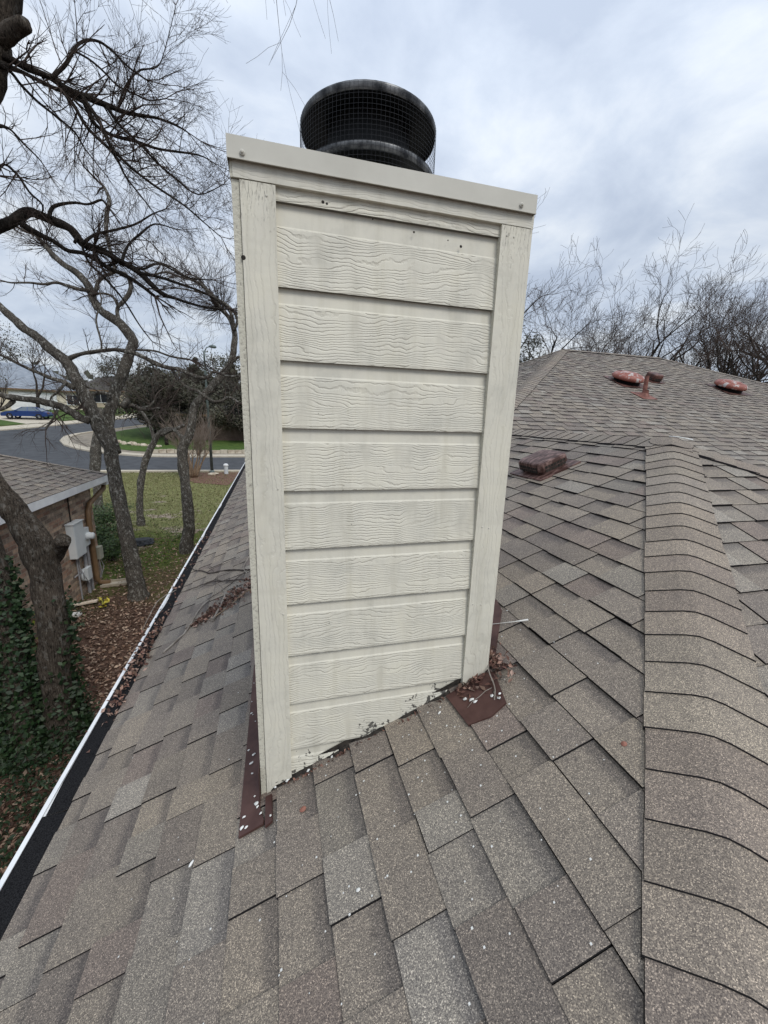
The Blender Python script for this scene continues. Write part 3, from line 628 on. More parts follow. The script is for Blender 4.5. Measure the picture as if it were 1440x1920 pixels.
M_VENTP = noisy('peeling_brown_vent', (.055, .026, .021), (.30, .19, .165), 16, .5, .1, .15, lo=.45, hi=.75, scl=(1, 3, 1))
tag(box_vent((2.115, 1.545), (.31, .26), M_VENTP, hgt=.105), 'low brown louvred box vent with peeling paint')
tag(box_vent((7.93, 6.05), (.26, .26), M_RUSTD, axis='Y', hgt=.15), 'dark brown box vent behind the pipe')
M_FAN = noisy('peeling_red_fan_paint', (.27, .095, .07), (.36, .16, .125), 5, .5, .1, .15)
def fan_mat():
    m, t, b = mat('peeling_red_dome', rough=.5); v = objc(t); n = noise_(t, 7, 5, .65, v); n2_ = noise_(t, 2.2, 2, .5, v)
    r = ramp_(t, n.outputs['Fac'], [(.3, (.16, .05, .038)), (.50, (.27, .095, .07)), (.55, (.27, .095, .07)), (.575, (.42, .38, .36))]); t.links.new(r.outputs[0], b.inputs['Base Color']); return m
M_DOME = fan_mat()
def fan(c, lab):
    o0 = Vector((c[0], c[1], zm(c[1]))); ax = (Vector((0, -.36, 1))).normalized(); mb = MB()
    mb.lathe([(.26, .075), (.295, .07), (.308, .095), (.300, .135), (.265, .165), (.185, .178), (.175, .192), (.11, .198), (0, .203)], o0, 56, ax=ax); d = mb.build('roof_fan', M_DOME, house, smooth=True)
    mb = MB(); mb.lathe([(.25, -.06), (.25, .075), (.29, .072)], o0, 40, ax=ax); mb.build('fan_throat', M_SOOT, d, smooth=True)
    n_ = Vector((0, -SI, CO)); mb = MB(); q = [o0+Vector((u*.33, v*.33*CO, v*.33*SI))+n_*.012 for u, v in ((-1, -1), (1, -1), (1, 1), (-1, 1))]; mb.raw([tuple(p) for p in q], [(0, 1, 2, 3)]); mb.build('fan_flange', M_RUSTD, d)
    tag(d, lab); return d
fan((7.02, 5.82), 'round red fan dome with grey peeling rim'); fan((9.72, 5.75), 'round red fan dome nearer the right hip')
px_, py_ = 6.753, 5.092; pz = zm(py_)
mb = MB(); mb.tube([(px_, py_, pz), (px_, py_, pz+.36)], .036, 16); pv = mb.build('vent_pipe', M_RUST, house, smooth=False)
mb = MB(); mb.lathe([(.16, -.004), (.10, .02), (.055, .07), (.042, .12)], (px_, py_, pz), 24, ax=Vector((0, -.35, 1))); mb.raw([(px_+u*.17, py_+v*.17, zm(py_+v*.17)+.014) for u, v in ((-1, -1), (1, -1), (1, 1), (-1, 1))], [(0, 1, 2, 3)]); mb.build('pipe_boot', M_RUST, pv)
# ================================================================ traced tree limbs: (x, y, z, radius)
LIMBS={
'T1':[
[(-2.589,4.01,-3.298,0.2307),(-2.592,4.01,-3.056,0.1903),(-2.645,4.086,-2.56,0.1604),(-2.625,4.187,-1.879,0.1581),(-2.637,4.241,-1.424,0.1504),(-2.674,4.298,-0.985,0.1621),(-2.718,4.331,-0.655,0.1636),(-2.847,4.373,-0.385,0.14),(-2.938,4.385,-0.192,0.1272),(-3.026,4.395,-0.003,0.1106),(-3.232,4.501,0.444,0.0976),(-3.429,4.666,1.142,0.0854),(-3.487,4.846,2.056,0.0791),(-3.378,4.975,2.953,0.0784),(-3.134,5.008,3.606,0.087),(-2.79,4.968,4.079,0.1131),(-2.662,4.97,4.477,0.1327),(-2.572,4.953,4.754,0.1317),(-2.44,4.935,5.077,0.1313),(-2.258,4.94,5.548,0.1117),(-2.074,4.991,6.212,0.08)],
[(-2.669,4.454,-0.926,0.1018),(-2.483,4.35,-0.708,0.0859),(-2.392,4.242,-0.611,0.0795)],
[(-2.437,4.664,4.469,0.0768),(-2.25,4.575,4.532,0.0697),(-2.139,4.496,4.554,0.0579)],
[(-2.594,4.931,4.51,0.0523),(-2.487,4.962,4.499,0.0332),(-2.37,4.987,4.471,0.03),(-2.144,4.975,4.415,0.0292),(-1.99,4.977,4.337,0.0302),(-1.819,4.988,4.313,0.0337),(-1.642,4.996,4.282,0.0274),(-1.43,4.992,4.244,0.0207),(-1.151,4.98,4.248,0.0135),(-0.926,4.971,4.207,0.0112),(-0.806,4.994,4.172,0.0072)],
[(-2.624,4.915,4.411,0.0441),(-2.476,4.942,4.415,0.0229),(-2.349,4.97,4.394,0.0194),(-2.191,4.983,4.349,0.0201),(-1.999,4.986,4.302,0.021),(-1.858,5.004,4.256,0.0217),(-1.775,5.003,4.07,0.0198),(-1.596,5.005,4,0.0179),(-1.379,5.01,3.988,0.016),(-1.126,4.997,3.946,0.0139),(-0.709,4.948,3.937,0.0087),(-0.534,4.955,3.888,0.0054)],
[(-2.566,4.833,4.36,0.0278),(-2.483,4.89,4.347,0.0165),(-2.424,4.94,4.275,0.0149),(-2.307,4.966,4.171,0.0132),(-2.154,4.984,4.074,0.0115),(-1.995,4.995,3.959,0.0108),(-1.918,5.025,3.824,0.0074),(-1.72,4.994,3.577,0.0046)],
[(-1.833,4.868,4.242,0.0211),(-1.701,4.866,4.055,0.0194),(-1.622,4.873,3.846,0.0175),(-1.508,4.89,3.72,0.0155),(-1.328,4.888,3.589,0.0134),(-1.141,4.891,3.484,0.0125),(-0.886,4.866,3.345,0.0101),(-0.686,4.855,3.198,0.0075),(-0.479,4.84,3.046,0.0046)],
[(-2.056,4.947,4.315,0.0205),(-1.947,4.945,4.179,0.0188),(-1.863,4.944,4.02,0.0169),(-1.763,4.954,3.927,0.0173),(-1.596,4.933,3.779,0.0153),(-1.504,4.918,3.576,0.0105),(-1.366,4.898,3.398,0.0081),(-1.218,4.873,3.216,0.0055)],
[(-2.098,4.863,4.357,0.0176),(-1.964,4.919,4.553,0.0181),(-1.894,4.994,4.75,0.0162),(-1.797,5.043,4.872,0.0142),(-1.672,5.062,4.903,0.0133),(-1.547,5.059,4.846,0.0124),(-1.393,5.029,4.712,0.0102),(-1.205,4.997,4.605,0.0079)],
[(-1.913,5.011,4.734,0.0116),(-1.791,5.042,4.71,0.0108),(-1.677,5.068,4.654,0.0111),(-1.532,5.07,4.536,0.0102),(-1.378,5.091,4.503,0.0092),(-1.219,5.112,4.48,0.0081),(-1.052,5.156,4.555,0.0056)],
[(-1.526,5.018,4.328,0.0102),(-1.426,5.099,4.601,0.0117),(-1.302,5.151,4.776,0.0093),(-1.112,5.161,4.858,0.0068),(-1.024,5.241,5.109,0.005),(-0.894,5.379,5.645,0.0034)],
[(-1.62,4.91,4.221,0.0197),(-1.511,4.934,4.079,0.0153),(-1.325,4.936,3.932,0.0133),(-1.126,4.924,3.747,0.0124),(-0.966,4.944,3.646,0.0114),(-0.725,4.933,3.511,0.0074),(-0.426,4.985,3.693,0.0046)],
[(-2.699,4.779,3.774,0.0318),(-2.557,4.827,3.803,0.0124),(-2.441,4.847,3.69,0.0108),(-2.32,4.864,3.571,0.0067),(-2.25,4.894,3.445,0.0035)],
[(-3.294,5.667,3.248,0.052),(-3.166,5.869,3.868,0.0171),(-3.021,5.906,3.834,0.0152),(-2.909,5.914,3.647,0.013),(-2.789,5.936,3.522,0.0108),(-2.872,6.011,3.386,0.0082)],
[(-4.013,6.064,3.188,0.0788),(-3.584,5.994,3.096,0.0665),(-3.353,6.035,3.236,0.064),(-3.22,6.095,3.34,0.0633),(-3.082,6.166,3.495,0.0597),(-2.944,6.2,3.496,0.0531),(-2.824,6.229,3.46,0.0545),(-2.601,6.217,3.374,0.0535),(-2.477,6.213,3.207,0.0518),(-2.212,6.192,3.131,0.0443),(-1.995,6.174,3.012,0.0392),(-1.765,6.152,2.89,0.0371),(-1.502,6.09,2.642,0.0313),(-1.289,6.085,2.575,0.0215),(-0.914,6.031,2.486,0.0149),(-0.528,5.993,2.475,0.0115)],
[(-3.117,6.059,3.308,0.0426),(-2.926,6.074,3.212,0.0332),(-2.797,6.119,3.167,0.0286),(-2.642,6.145,3.076,0.0266),(-2.449,6.182,3.071,0.0276),(-2.193,6.169,2.932,0.0287),(-1.853,6.129,2.782,0.0267),(-1.58,6.097,2.586,0.0208)],
[(-2.807,6.115,3.449,0.0253),(-2.766,6.186,3.613,0.0227),(-2.534,6.186,3.698,0.0176),(-2.337,6.175,3.702,0.015),(-2.171,6.193,3.786,0.0154),(-2.116,6.207,3.735,0.0125)],
[(-2.417,6.042,3.154,0.0268),(-2.281,6.129,3.316,0.0184),(-2.002,6.166,3.434,0.0159),(-1.766,6.215,3.553,0.0132),(-1.559,6.288,3.734,0.0102),(-1.386,6.355,3.855,0.007)],
[(-1.972,6.091,2.988,0.0258),(-1.908,6.249,3.271,0.0165),(-1.767,6.366,3.471,0.017),(-1.574,6.47,3.678,0.0106),(-1.285,6.491,3.653,0.0073)],
[(-1.754,6.111,2.879,0.0268),(-1.501,6.171,2.868,0.021),(-1.183,6.2,2.8,0.0183),(-0.89,6.235,2.726,0.0152),(-0.587,6.245,2.565,0.0119)],
[(-2.221,6.259,2.956,0.0226),(-2.026,6.341,3.075,0.0201),(-1.791,6.364,3.001,0.0174),(-1.541,6.432,3.124,0.0144),(-1.169,6.398,2.969,0.0113),(-0.779,6.398,2.973,0.0078)],
[(-2.525,6.074,3.165,0.0206),(-2.495,6.162,3.267,0.018),(-2.411,6.136,2.965,0.0153),(-2.224,6.107,2.771,0.0158),(-1.997,6.048,2.497,0.0131),(-1.789,5.974,2.138,0.0101),(-1.64,5.952,1.925,0.0069)],
],
'T0':[
[(-2.832,3.692,-3.329,0.1911),(-2.917,3.82,-3.05,0.1575),(-3.005,4.026,-2.453,0.1381),(-3.106,4.238,-1.849,0.1281),(-3.21,4.437,-1.299,0.1182),(-3.381,4.687,-0.615,0.1075),(-3.604,4.97,0.14,0.0965)],
],
'T2':[
[(-2.965,8.295,-3.291,0.2366),(-2.998,8.324,-3.003,0.1836),(-3.088,8.459,-2.349,0.1613),(-3.186,8.608,-1.644,0.1493),(-3.283,8.755,-0.947,0.1376),(-3.36,8.867,-0.37,0.1312),(-3.385,8.922,0.032,0.1301),(-3.481,8.967,0.315,0.1285),(-3.608,9.02,0.594,0.1267),(-3.71,9.079,0.927,0.125),(-3.812,9.123,1.2,0.1234),(-3.913,9.167,1.47,0.1172),(-4.035,9.215,1.737,0.1067),(-4.157,9.244,1.924,0.1051),(-4.375,9.295,2.095,0.0944),(-4.609,9.366,2.328,0.0839),(-4.812,9.404,2.463,0.0822),(-4.989,9.446,2.639,0.0767),(-5.164,9.486,2.814,0.0673),(-5.418,9.57,3.078,0.0618),(-5.79,9.706,3.419,0.0486),(-6.359,9.932,3.906,0.0286)],
[(-3.395,9.209,-0.052,0.12),(-3.52,9.38,0.387,0.1196),(-3.546,9.474,0.621,0.1198),(-3.5,9.568,0.94,0.1205),(-3.381,9.661,1.335,0.1165),(-3.251,9.735,1.661,0.1125),(-3.145,9.809,1.965,0.1083),(-3.05,9.886,2.27,0.0988),(-2.994,9.946,2.456,0.1046),(-3.116,10.056,2.649,0.1043),(-3.333,10.204,2.888,0.0983),(-3.602,10.348,3.055,0.087),(-3.765,10.452,3.178,0.0814),(-3.903,10.565,3.363,0.0811),(-3.98,10.676,3.612,0.081),(-4.106,10.792,3.824,0.0757),(-4.331,10.937,4.046,0.0701),(-4.583,11.073,4.195,0.0644),(-4.739,11.176,4.323,0.0641),(-4.896,11.283,4.465,0.054),(-5.1,11.428,4.704,0.0487),(-5.305,11.569,4.933,0.0435),(-5.639,11.721,5.059,0.0286)],
[(-3.945,10.573,3.588,0.0452),(-4.171,10.607,3.597,0.0395),(-4.453,10.674,3.676,0.0339),(-4.675,10.716,3.72,0.0286),(-4.935,10.744,3.667,0.0281),(-5.237,10.801,3.684,0.0229),(-5.633,10.875,3.662,0.0179),(-5.849,10.914,3.706,0.0132)],
[(-3.341,10.248,2.943,0.0467),(-3.351,10.297,3.204,0.0414),(-3.196,10.275,3.361,0.0468),(-3.052,10.268,3.565,0.0522),(-3.016,10.292,3.778,0.047),(-3.112,10.343,3.949,0.0415),(-3.27,10.381,3.998,0.0359)],
[(-3.332,10.32,3.245,0.0363),(-3.398,10.344,3.415,0.0309),(-3.525,10.364,3.498,0.0254),(-3.69,10.376,3.507,0.0251)],
[(-3.85,10.539,3.555,0.0404),(-3.768,10.605,3.807,0.0407),(-3.592,10.625,3.979,0.036),(-3.418,10.628,4.078,0.0364),(-3.509,10.795,4.548,0.0364),(-3.592,10.937,4.923,0.0415),(-3.586,11.085,5.425,0.0468),(-3.524,11.173,5.747,0.0418),(-3.647,11.312,6.065,0.0313)],
[(-4.058,9.235,1.918,0.053),(-3.823,9.212,2.026,0.0359),(-3.446,9.143,2.106,0.0368),(-3.124,9.078,2.14,0.0375),(-2.803,8.997,2.108,0.0431),(-2.538,8.914,2.009,0.0389),(-2.273,8.824,1.876,0.0445),(-2.027,8.754,1.808,0.0401),(-1.844,8.715,1.793,0.0406),(-1.663,8.661,1.711,0.041),(-1.469,8.605,1.641,0.0415),(-1.273,8.565,1.637,0.0314),(-1.139,8.575,1.765,0.0264),(-0.866,8.495,1.686,0.0214),(-0.59,8.437,1.696,0.0217)],
[(-2.008,8.853,1.797,0.0305),(-1.87,8.761,1.578,0.0307),(-1.687,8.671,1.416,0.031),(-1.511,8.61,1.365,0.0313),(-1.359,8.542,1.258,0.0367),(-1.185,8.467,1.152,0.0317),(-0.996,8.417,1.158,0.032),(-0.827,8.391,1.241,0.0268),(-0.608,8.302,1.125,0.0271)],
[(-2.761,9.043,2.16,0.0241),(-2.332,8.96,2.157,0.0198),(-2.013,8.884,2.06,0.0202),(-1.634,8.802,2.01,0.0207)],
[(-3.709,8.94,0.672,0.0871),(-3.872,8.923,0.722,0.0809),(-3.998,8.909,0.828,0.0751),(-4.207,8.919,0.94,0.069),(-4.381,8.907,0.997,0.0676),(-4.573,8.896,1.042,0.0619),(-4.794,8.888,1.065,0.0604),(-4.989,8.873,1.087,0.055),(-5.169,8.858,1.13,0.0538),(-5.525,8.916,1.27,0.0445),(-6.073,9.05,1.502,0.0282)],
[(-5.017,8.959,1.016,0.0478),(-5.092,8.805,0.885,0.0388),(-5.312,8.702,0.795,0.0336),(-5.622,8.623,0.704,0.0251)],
[(-3.947,9.058,1.321,0.0534),(-4.148,9.072,1.441,0.0435),(-4.326,9.063,1.495,0.0384),(-4.531,9.072,1.589,0.0333),(-4.702,9.066,1.662,0.0286),(-4.919,9.082,1.774,0.0239),(-5.184,9.118,1.913,0.0193)],
[(-4.056,9.011,1.441,0.0261),(-4.228,8.971,1.229,0.0258),(-4.354,8.935,1.084,0.017),(-4.269,8.819,0.851,0.0127)],
[(-3.408,9.42,1.23,0.0443),(-3.536,9.409,1.258,0.0388),(-3.664,9.389,1.252,0.0383),(-3.757,9.347,1.189,0.0331),(-3.816,9.292,1.117,0.0281)],
[(-3.223,9.412,0.971,0.0705),(-3.12,9.47,1.105,0.0612),(-3.236,9.525,0.984,0.051),(-3.04,9.532,1.015,0.0415),(-2.893,9.529,0.949,0.042),(-2.719,9.53,0.931,0.0267),(-2.468,9.528,0.988,0.0217)],
[(-4.257,8.927,0.873,0.0259),(-4.331,8.867,0.688,0.0213),(-4.402,8.824,0.579,0.0212),(-4.451,8.773,0.461,0.0126)],
[(-3.862,9.317,2.037,0.0227),(-3.451,9.314,2.161,0.0188),(-3.573,9.581,2.788,0.0188),(-3.477,9.751,3.262,0.0143),(-3.713,10.068,3.962,0.0095)],
],
'T3':[
[(-2.556,11.406,-3.281,0.2451),(-2.555,11.464,-2.93,0.1869),(-2.474,11.524,-2.484,0.1582),(-2.479,11.651,-1.857,0.1505),(-2.528,11.809,-1.156,0.1426),(-2.566,11.925,-0.613,0.142),(-2.564,11.991,-0.224,0.1346),(-2.458,12,0.042,0.1276),(-2.305,12.007,0.356,0.1137),(-2.228,12.045,0.711,0.1066),(-2.168,12.076,1.019,0.1065),(-2.035,12.061,1.22,0.1067),(-1.812,12.025,1.439,0.1072),(-1.558,11.996,1.719,0.1078),(-1.289,11.97,2.028,0.1012),(-1.114,11.954,2.273,0.087),(-0.997,11.964,2.56,0.0871),(-0.955,11.998,2.858,0.0797),(-0.928,12.035,3.154,0.0723),(-1.033,12.126,3.52,0.0575),(-1.273,12.235,3.805,0.0498),(-1.458,12.291,3.942,0.0424),(-1.619,12.396,4.301,0.035),(-1.898,12.532,4.656,0.0277)],
[(-2.527,12.218,0.059,0.0647),(-2.774,12.388,0.331,0.0429),(-2.969,12.475,0.323,0.0498),(-3.215,12.546,0.188,0.0566)],
[(-1.143,11.952,2.271,0.0579),(-0.927,11.938,2.459,0.0437),(-0.73,11.9,2.525,0.0366)],
[(-0.928,11.983,3.074,0.0505),(-1.017,12.078,3.723,0.0428),(-1.393,12.176,4.06,0.042),(-1.734,12.262,4.392,0.0343),(-2.147,12.331,4.571,0.0335),(-2.551,12.415,4.819,0.0262),(-2.953,12.462,4.92,0.0192)],
[(-1.121,12.069,3.642,0.0426),(-1.462,12.156,4.048,0.0348),(-1.84,12.251,4.446,0.034),(-2.277,12.29,4.545,0.0265),(-2.678,12.318,4.642,0.0259),(-3.008,12.274,4.526,0.0253),(-3.322,12.295,4.694,0.0185)],
[(-0.944,11.912,3.203,0.0429),(-0.822,11.818,3.476,0.0355),(-1.017,11.825,3.805,0.0349),(-1.496,11.888,4.047,0.0271),(-1.968,11.913,4.14,0.0198),(-2.363,11.9,4.162,0.0193)],
],
'T4':[
[(-4.702,14.792,-3.295,0.1506),(-4.74,14.875,-2.911,0.1168),(-4.731,15.015,-2.243,0.1082),(-4.647,15.135,-1.574,0.1083),(-4.509,15.216,-1,0.1085),(-4.3,15.255,-0.519,0.109),(-4.114,15.277,-0.135,0.101),(-3.913,15.262,0.117,0.093),(-3.68,15.206,0.238,0.085),(-3.376,15.108,0.267,0.0685),(-3.05,15.036,0.428,0.0604)],
[(-4.12,15.299,-0.137,0.0758),(-4.225,15.438,0.237,0.0504),(-4.333,15.554,0.516,0.0503),(-4.517,15.691,0.794,0.0501),(-4.63,15.785,0.98,0.0416),(-4.294,15.727,1.048,0.0337),(-4.103,15.749,1.282,0.0339)],
[(-4.655,15.711,0.505,0.0417),(-4.411,15.636,0.475,0.0336),(-4.218,15.622,0.633,0.0338),(-4.12,15.623,0.75,0.0255)],
],
'T5':[
[(-6.713,16.728,-3.305,0.1737),(-6.771,16.922,-2.583,0.1559),(-6.83,17.115,-1.861,0.1555),(-6.831,17.267,-1.241,0.19),(-6.791,17.409,-0.62,0.1728),(-6.689,17.533,0.004,0.1559),(-6.59,17.634,0.523,0.1476),(-6.536,17.721,0.939,0.1304)],
[(-6.641,17.571,0.212,0.0694),(-6.785,17.762,0.827,0.069),(-6.892,17.918,1.341,0.0602)],
],
}
# ================================================================ neighbouring brick house
NX, NY, NE = -4.16, 9.65, -.665       # wall plane, front corner, eave height
nb_ = tag(empty('brick_house', (NX-4, 4, -3.2)), 'mottled brick house with grey-brown roof beside the leaning trees', 'house')
walls([(NX, NY), (NX, -8), (NX-9, -8), (NX-9, NY)], -3.35, -.78, nb_)
ex, ey = -3.93, 10.28
def zn(x): return NE-TP*(x-ex)
def znf(y): return NE-TP*(y-ey)
regN = [[(1, 0, ex), (-1, 1, ey-ex+0.0), (-1, 0, 9.0), (1, 1, ey+ex)]]
# the slope facing us rises towards -X; its hip runs back from the front corner
regN = [[(1, 0, ex), (1, 0, ex), (-1, 0, 8.6), (-1, 1, ey-ex) if False else (0, 1, ey), (-1, 1, 99), (-1, 0, 8.6)]]
regN = [[(1, 0, ex), (-1, 0, 8.6), (-1, 1, 1e3), (0, 1, ey), (-1, 1, 1e3)]]
# plan condition of the hip: y - ey <= x - ex
regN = [[(1, 0, ex), (-1, 0, 8.6), (-1, 1, ey-ex)]]
_sh = shade
shingles('X', zn, 0, 4.7, -6, ey+.2, ex, regN, sgn=-1, parent=nb_, name='roof')
def flat(name, pts, m, parent, c=(.15, .14, .125)):
    mb = MB(); mb.face(pts, 0, c); return mb.build(name, m, parent, color=True)
pk = zn(-8.6)
flat('roof', [(ex, ey, NE), (-8.6, ey-(ex+8.6), pk), (-13.27, ey, NE)], M_SH, nb_)
flat('roof', [(-8.6, ey-(ex+8.6), pk), (-8.6, -8, pk), (-13.27, -8, NE), (-13.27, ey, NE)], M_SH, nb_)
def caps2(p0, p1, fa, fb, parent):
    o = caps('hip_cap', p0, p1, fa, fb, wid=.11); o.parent = parent; o.matrix_parent_inverse = Matrix.Translation(-parent.location); return o
caps2((ex, ey, 0), (-8.6, ey-(ex+8.6), 0), lambda x, y: zn(x), lambda x, y: znf(y), nb_)
mb = MB(); mb.box((ex-.02, -8, NE-.155), (ex+.005, ey-.01, NE-.008)); mb.box((-13.2, ey-.02, NE-.155), (ex-.02, ey+.006, NE-.008)); mb.box((NX, -8, NE-.15), (ex-.02, ey-.02, NE-.14)); mb.box((-13.2, NY, NE-.15), (NX, ey-.02, NE-.141))
mb.build('fascia', M_WHITE, nb_)
M_BROWNP = noisy('brown_downspout_paint', (.14, .085, .045), (.21, .135, .075), 5, .5)
mb = MB(); mb.box((ex-.30, ey-.12, NE-.26), (ex-.06, ey+.12, NE-.12)); mb.build('gutter_end', M_WHITE, nb_)
mb = MB(); mb.tube([(ex-.17, ey, NE-.24), (ex-.17, ey-.02, NE-.36), (NX+.07, NY-.30, NE-.56), (NX+.07, NY-.42, NE-.72), (NX+.065, NY-.44, NE-1.0), (NX+.065, NY-.44, -3.02), (NX+.10, NY-.40, -3.13), (NX+.30, NY-.36, -3.17)], [.055, .055, .055, .058, .058, .058, .06, .065], 8)
mb.build('downspout', M_BROWNP, nb_, smooth=True)
M_PANEL = noisy('grey_panel_paint', (.52, .55, .56), (.60, .62, .62), 3, .45); M_PIPE = noisy('grey_conduit', (.22, .22, .23), (.32, .32, .33), 6, .5)
mb = MB(); mb.box((NX, 8.27, -2.20), (NX+.14, 8.72, -1.46)); p = mb.build('electrical_panel', M_PANEL, nb_); mb = MB(); mb.box((NX-.001, 8.25, -1.458), (NX+.16, 8.74, -1.44)); mb.box((NX+.141, 8.29, -2.18), (NX+.147, 8.70, -1.48)); mb.build('panel_door', M_PANEL, p)
mb = MB(); mb.box((NX, 8.80, -2.10), (NX+.10, 9.05, -1.70)); p = mb.build('meter_box', M_PANEL, nb_); mb = MB(); mb.lathe([(.085, 0), (.09, .05), (.075, .06), (.075, .12), (.06, .14), (0, .145)], (NX+.10, 8.93, -1.88), 20, ax=Vector((1, 0, 0))); mb.build('meter_glass', M_PANEL, p, smooth=True)
mb = MB(); mb.lathe([(.14, 0), (.145, .03), (.12, .05)], (NX+.03, 8.66, -2.70), 20, ax=Vector((1, 0, 0))); mb.box((NX+.06, 8.62, -2.83), (NX+.14, 8.82, -2.55)); mb.build('junction_box', M_PANEL, nb_)
mb = MB(); mb.box((NX, 9.44, -2.62), (NX+.11, 9.62, -2.32)); mb.build('cable_box', noisy('tan_box', (.30, .30, .24), (.36, .35, .29), 5), nb_)
mb = MB()
for (y, z0, z1, r_) in ((8.80, -3.2, -2.1, .035), (8.97, -3.2, -2.1, .03), (8.42, -3.2, -2.2, .016), (8.5, -2.7, -2.2, .012)): mb.tube([(NX+.05, y, z0), (NX+.05, y, z1)], r_, 8)
mb.tube([(NX+.03, 8.5, -2.4), (NX+.12, 8.52, -2.7), (NX+.14, 8.62, -2.88), (NX+.1, 8.78, -2.86)], .008, 5)
mb.tube([(NX+.05, 9.5, -2.62), (NX+.08, 9.46, -2.9), (NX+.04, 9.42, -3.1)], .008, 5); mb.tube([(NX+.05, 9.56, -2.62), (NX+.09, 9.6, -2.85), (NX+.04, 9.5, -3.1)], .008, 5)
mb.tube([(NX+.02, 8.30, -2.62), (NX+.06, 8.52, -2.58)], .014, 5)
mb.build('conduit', M_PIPE, nb_)
mb = MB(); mb.tube([(NX+.015, 8.52, NE-.15), (NX+.015, 8.50, -1.45)], .012, 5); mb.build('cable', M_TAR, nb_)
mb = MB(); mb.box((-.0, -.14, 0), (.62, .14, .02), R=Matrix.Rotation(.12, 3, 'Z'), o=(-4.0, 9.18, -3.19)); mb.box((0, -.16, 0), (.62, -.13, .06), R=Matrix.Rotation(.12, 3, 'Z'), o=(-4.0, 9.18, -3.19)); mb.box((0, .13, 0), (.62, .16, .06), R=Matrix.Rotation(.12, 3, 'Z'), o=(-4.0, 9.18, -3.19))
tag(mb.build('splash_block', M_CONC), 'concrete splash block below the brown downspout', 'splash block')
mb = MB(); mb.box((0, -.05, 0), (.52, .05, .03), R=Matrix.Rotation(.1, 3, 'Z')@Matrix.Rotation(-.1, 3, 'Y'), o=(-4.22, 8.05, -3.17)); tag(mb.build('wood_scrap', noisy('pale_wood', (.55, .45, .34), (.68, .6, .5), 9)), 'pale broken board on the leaf litter beside the brick wall', 'board')
mb = MB(); mb.box((0, -.06, 0), (.38, .07, .05), R=Matrix.Rotation(-.15, 3, 'Z'), o=(-4.2, 7.62, -3.17)); tag(mb.build('wood_scrap', M_SEAL), 'short white block on the ground nearer the ivy', 'board')
# ================================================================ trees
LEAVES_MAIN = 0
def grow(mb, p, d, r, L, lvl, rng, up=.1, n=4, ch=(3, 5), seg=.13, wob=.35, rmin=.0012, maxl=3, m=0, spread=.9):
    p = Vector(p); d = Vector(d).normalized(); k = max(3, int(L/seg)); k = min(k, 9); P = [p.copy()]; R = [r]; st = L/k; D = [d.copy()]
    for i in range(k):
        d = (d+Vector((rng.gauss(0, wob), rng.gauss(0, wob), rng.gauss(0, wob)+up))*.55).normalized(); p = p+d*st; P.append(p.copy()); R.append(max(rmin, r*(1-.72*(i+1)/k))); D.append(d.copy())
    mb.tube(P, R, n, m=m, cap=False)
    if lvl < maxl:
        c = rng.randint(*ch)
        for j in range(c):
            t_ = rng.uniform(.2, 1.0); i = min(k, int(t_*k)); ax = D[i].orthogonal().normalized(); ax.rotate(Matrix.Rotation(rng.uniform(0, 6.283), 3, D[i])); nd = (D[i]+ax*rng.uniform(.45, 1.0)*spread).normalized()
            grow(mb, P[i], nd, max(rmin, R[i]*rng.uniform(.5, .75)), L*rng.uniform(.38, .68), lvl+1, rng, up, 3, ch, seg, wob, rmin, maxl, m, spread)
def smooth_path(P, sub=3, rng=None, amp=0):
    out_ = []
    for i in range(len(P)-1):
        a, b_, c, d = (Vector(P[max(i-1, 0)]), Vector(P[i]), Vector(P[i+1]), Vector(P[min(i+2, len(P)-1)]))
        for s_ in range(sub):
            t_ = s_/sub; q = .5*((2*b_)+(c-a)*t_+(2*a-5*b_+4*c-d)*t_*t_+(3*b_-a-3*c+d)*t_**3)
            if rng: q = q+Vector((rng.gauss(0, amp), rng.gauss(0, amp), rng.gauss(0, amp), 0))*q[3]
            out_.append(q)
    out_.append(Vector(P[-1])); return out_
def bumpy_tube(mb, P, n, amp, rng):
    """tube with an irregular cross-section"""
    base = len(mb.v); pts = [Vector(q[:3]) for q in P]; R = [q[3] for q in P]; sh = [rng.uniform(-1, 1) for _ in range(64)]
    mb.tube(pts, R, n)
    for i in range(len(P)):
        for j in range(n):
            v = Vector(mb.v[base+i*n+j]); o = v-pts[i]; f = 1+amp*noise.noise(Vector((j*2.1 if n < 8 else math.cos(6.283*j/n)*2.2, math.sin(6.283*j/n)*2.2, i*.35+sh[0]*9)))
            mb.v[base+i*n+j] = tuple(pts[i]+o*f)
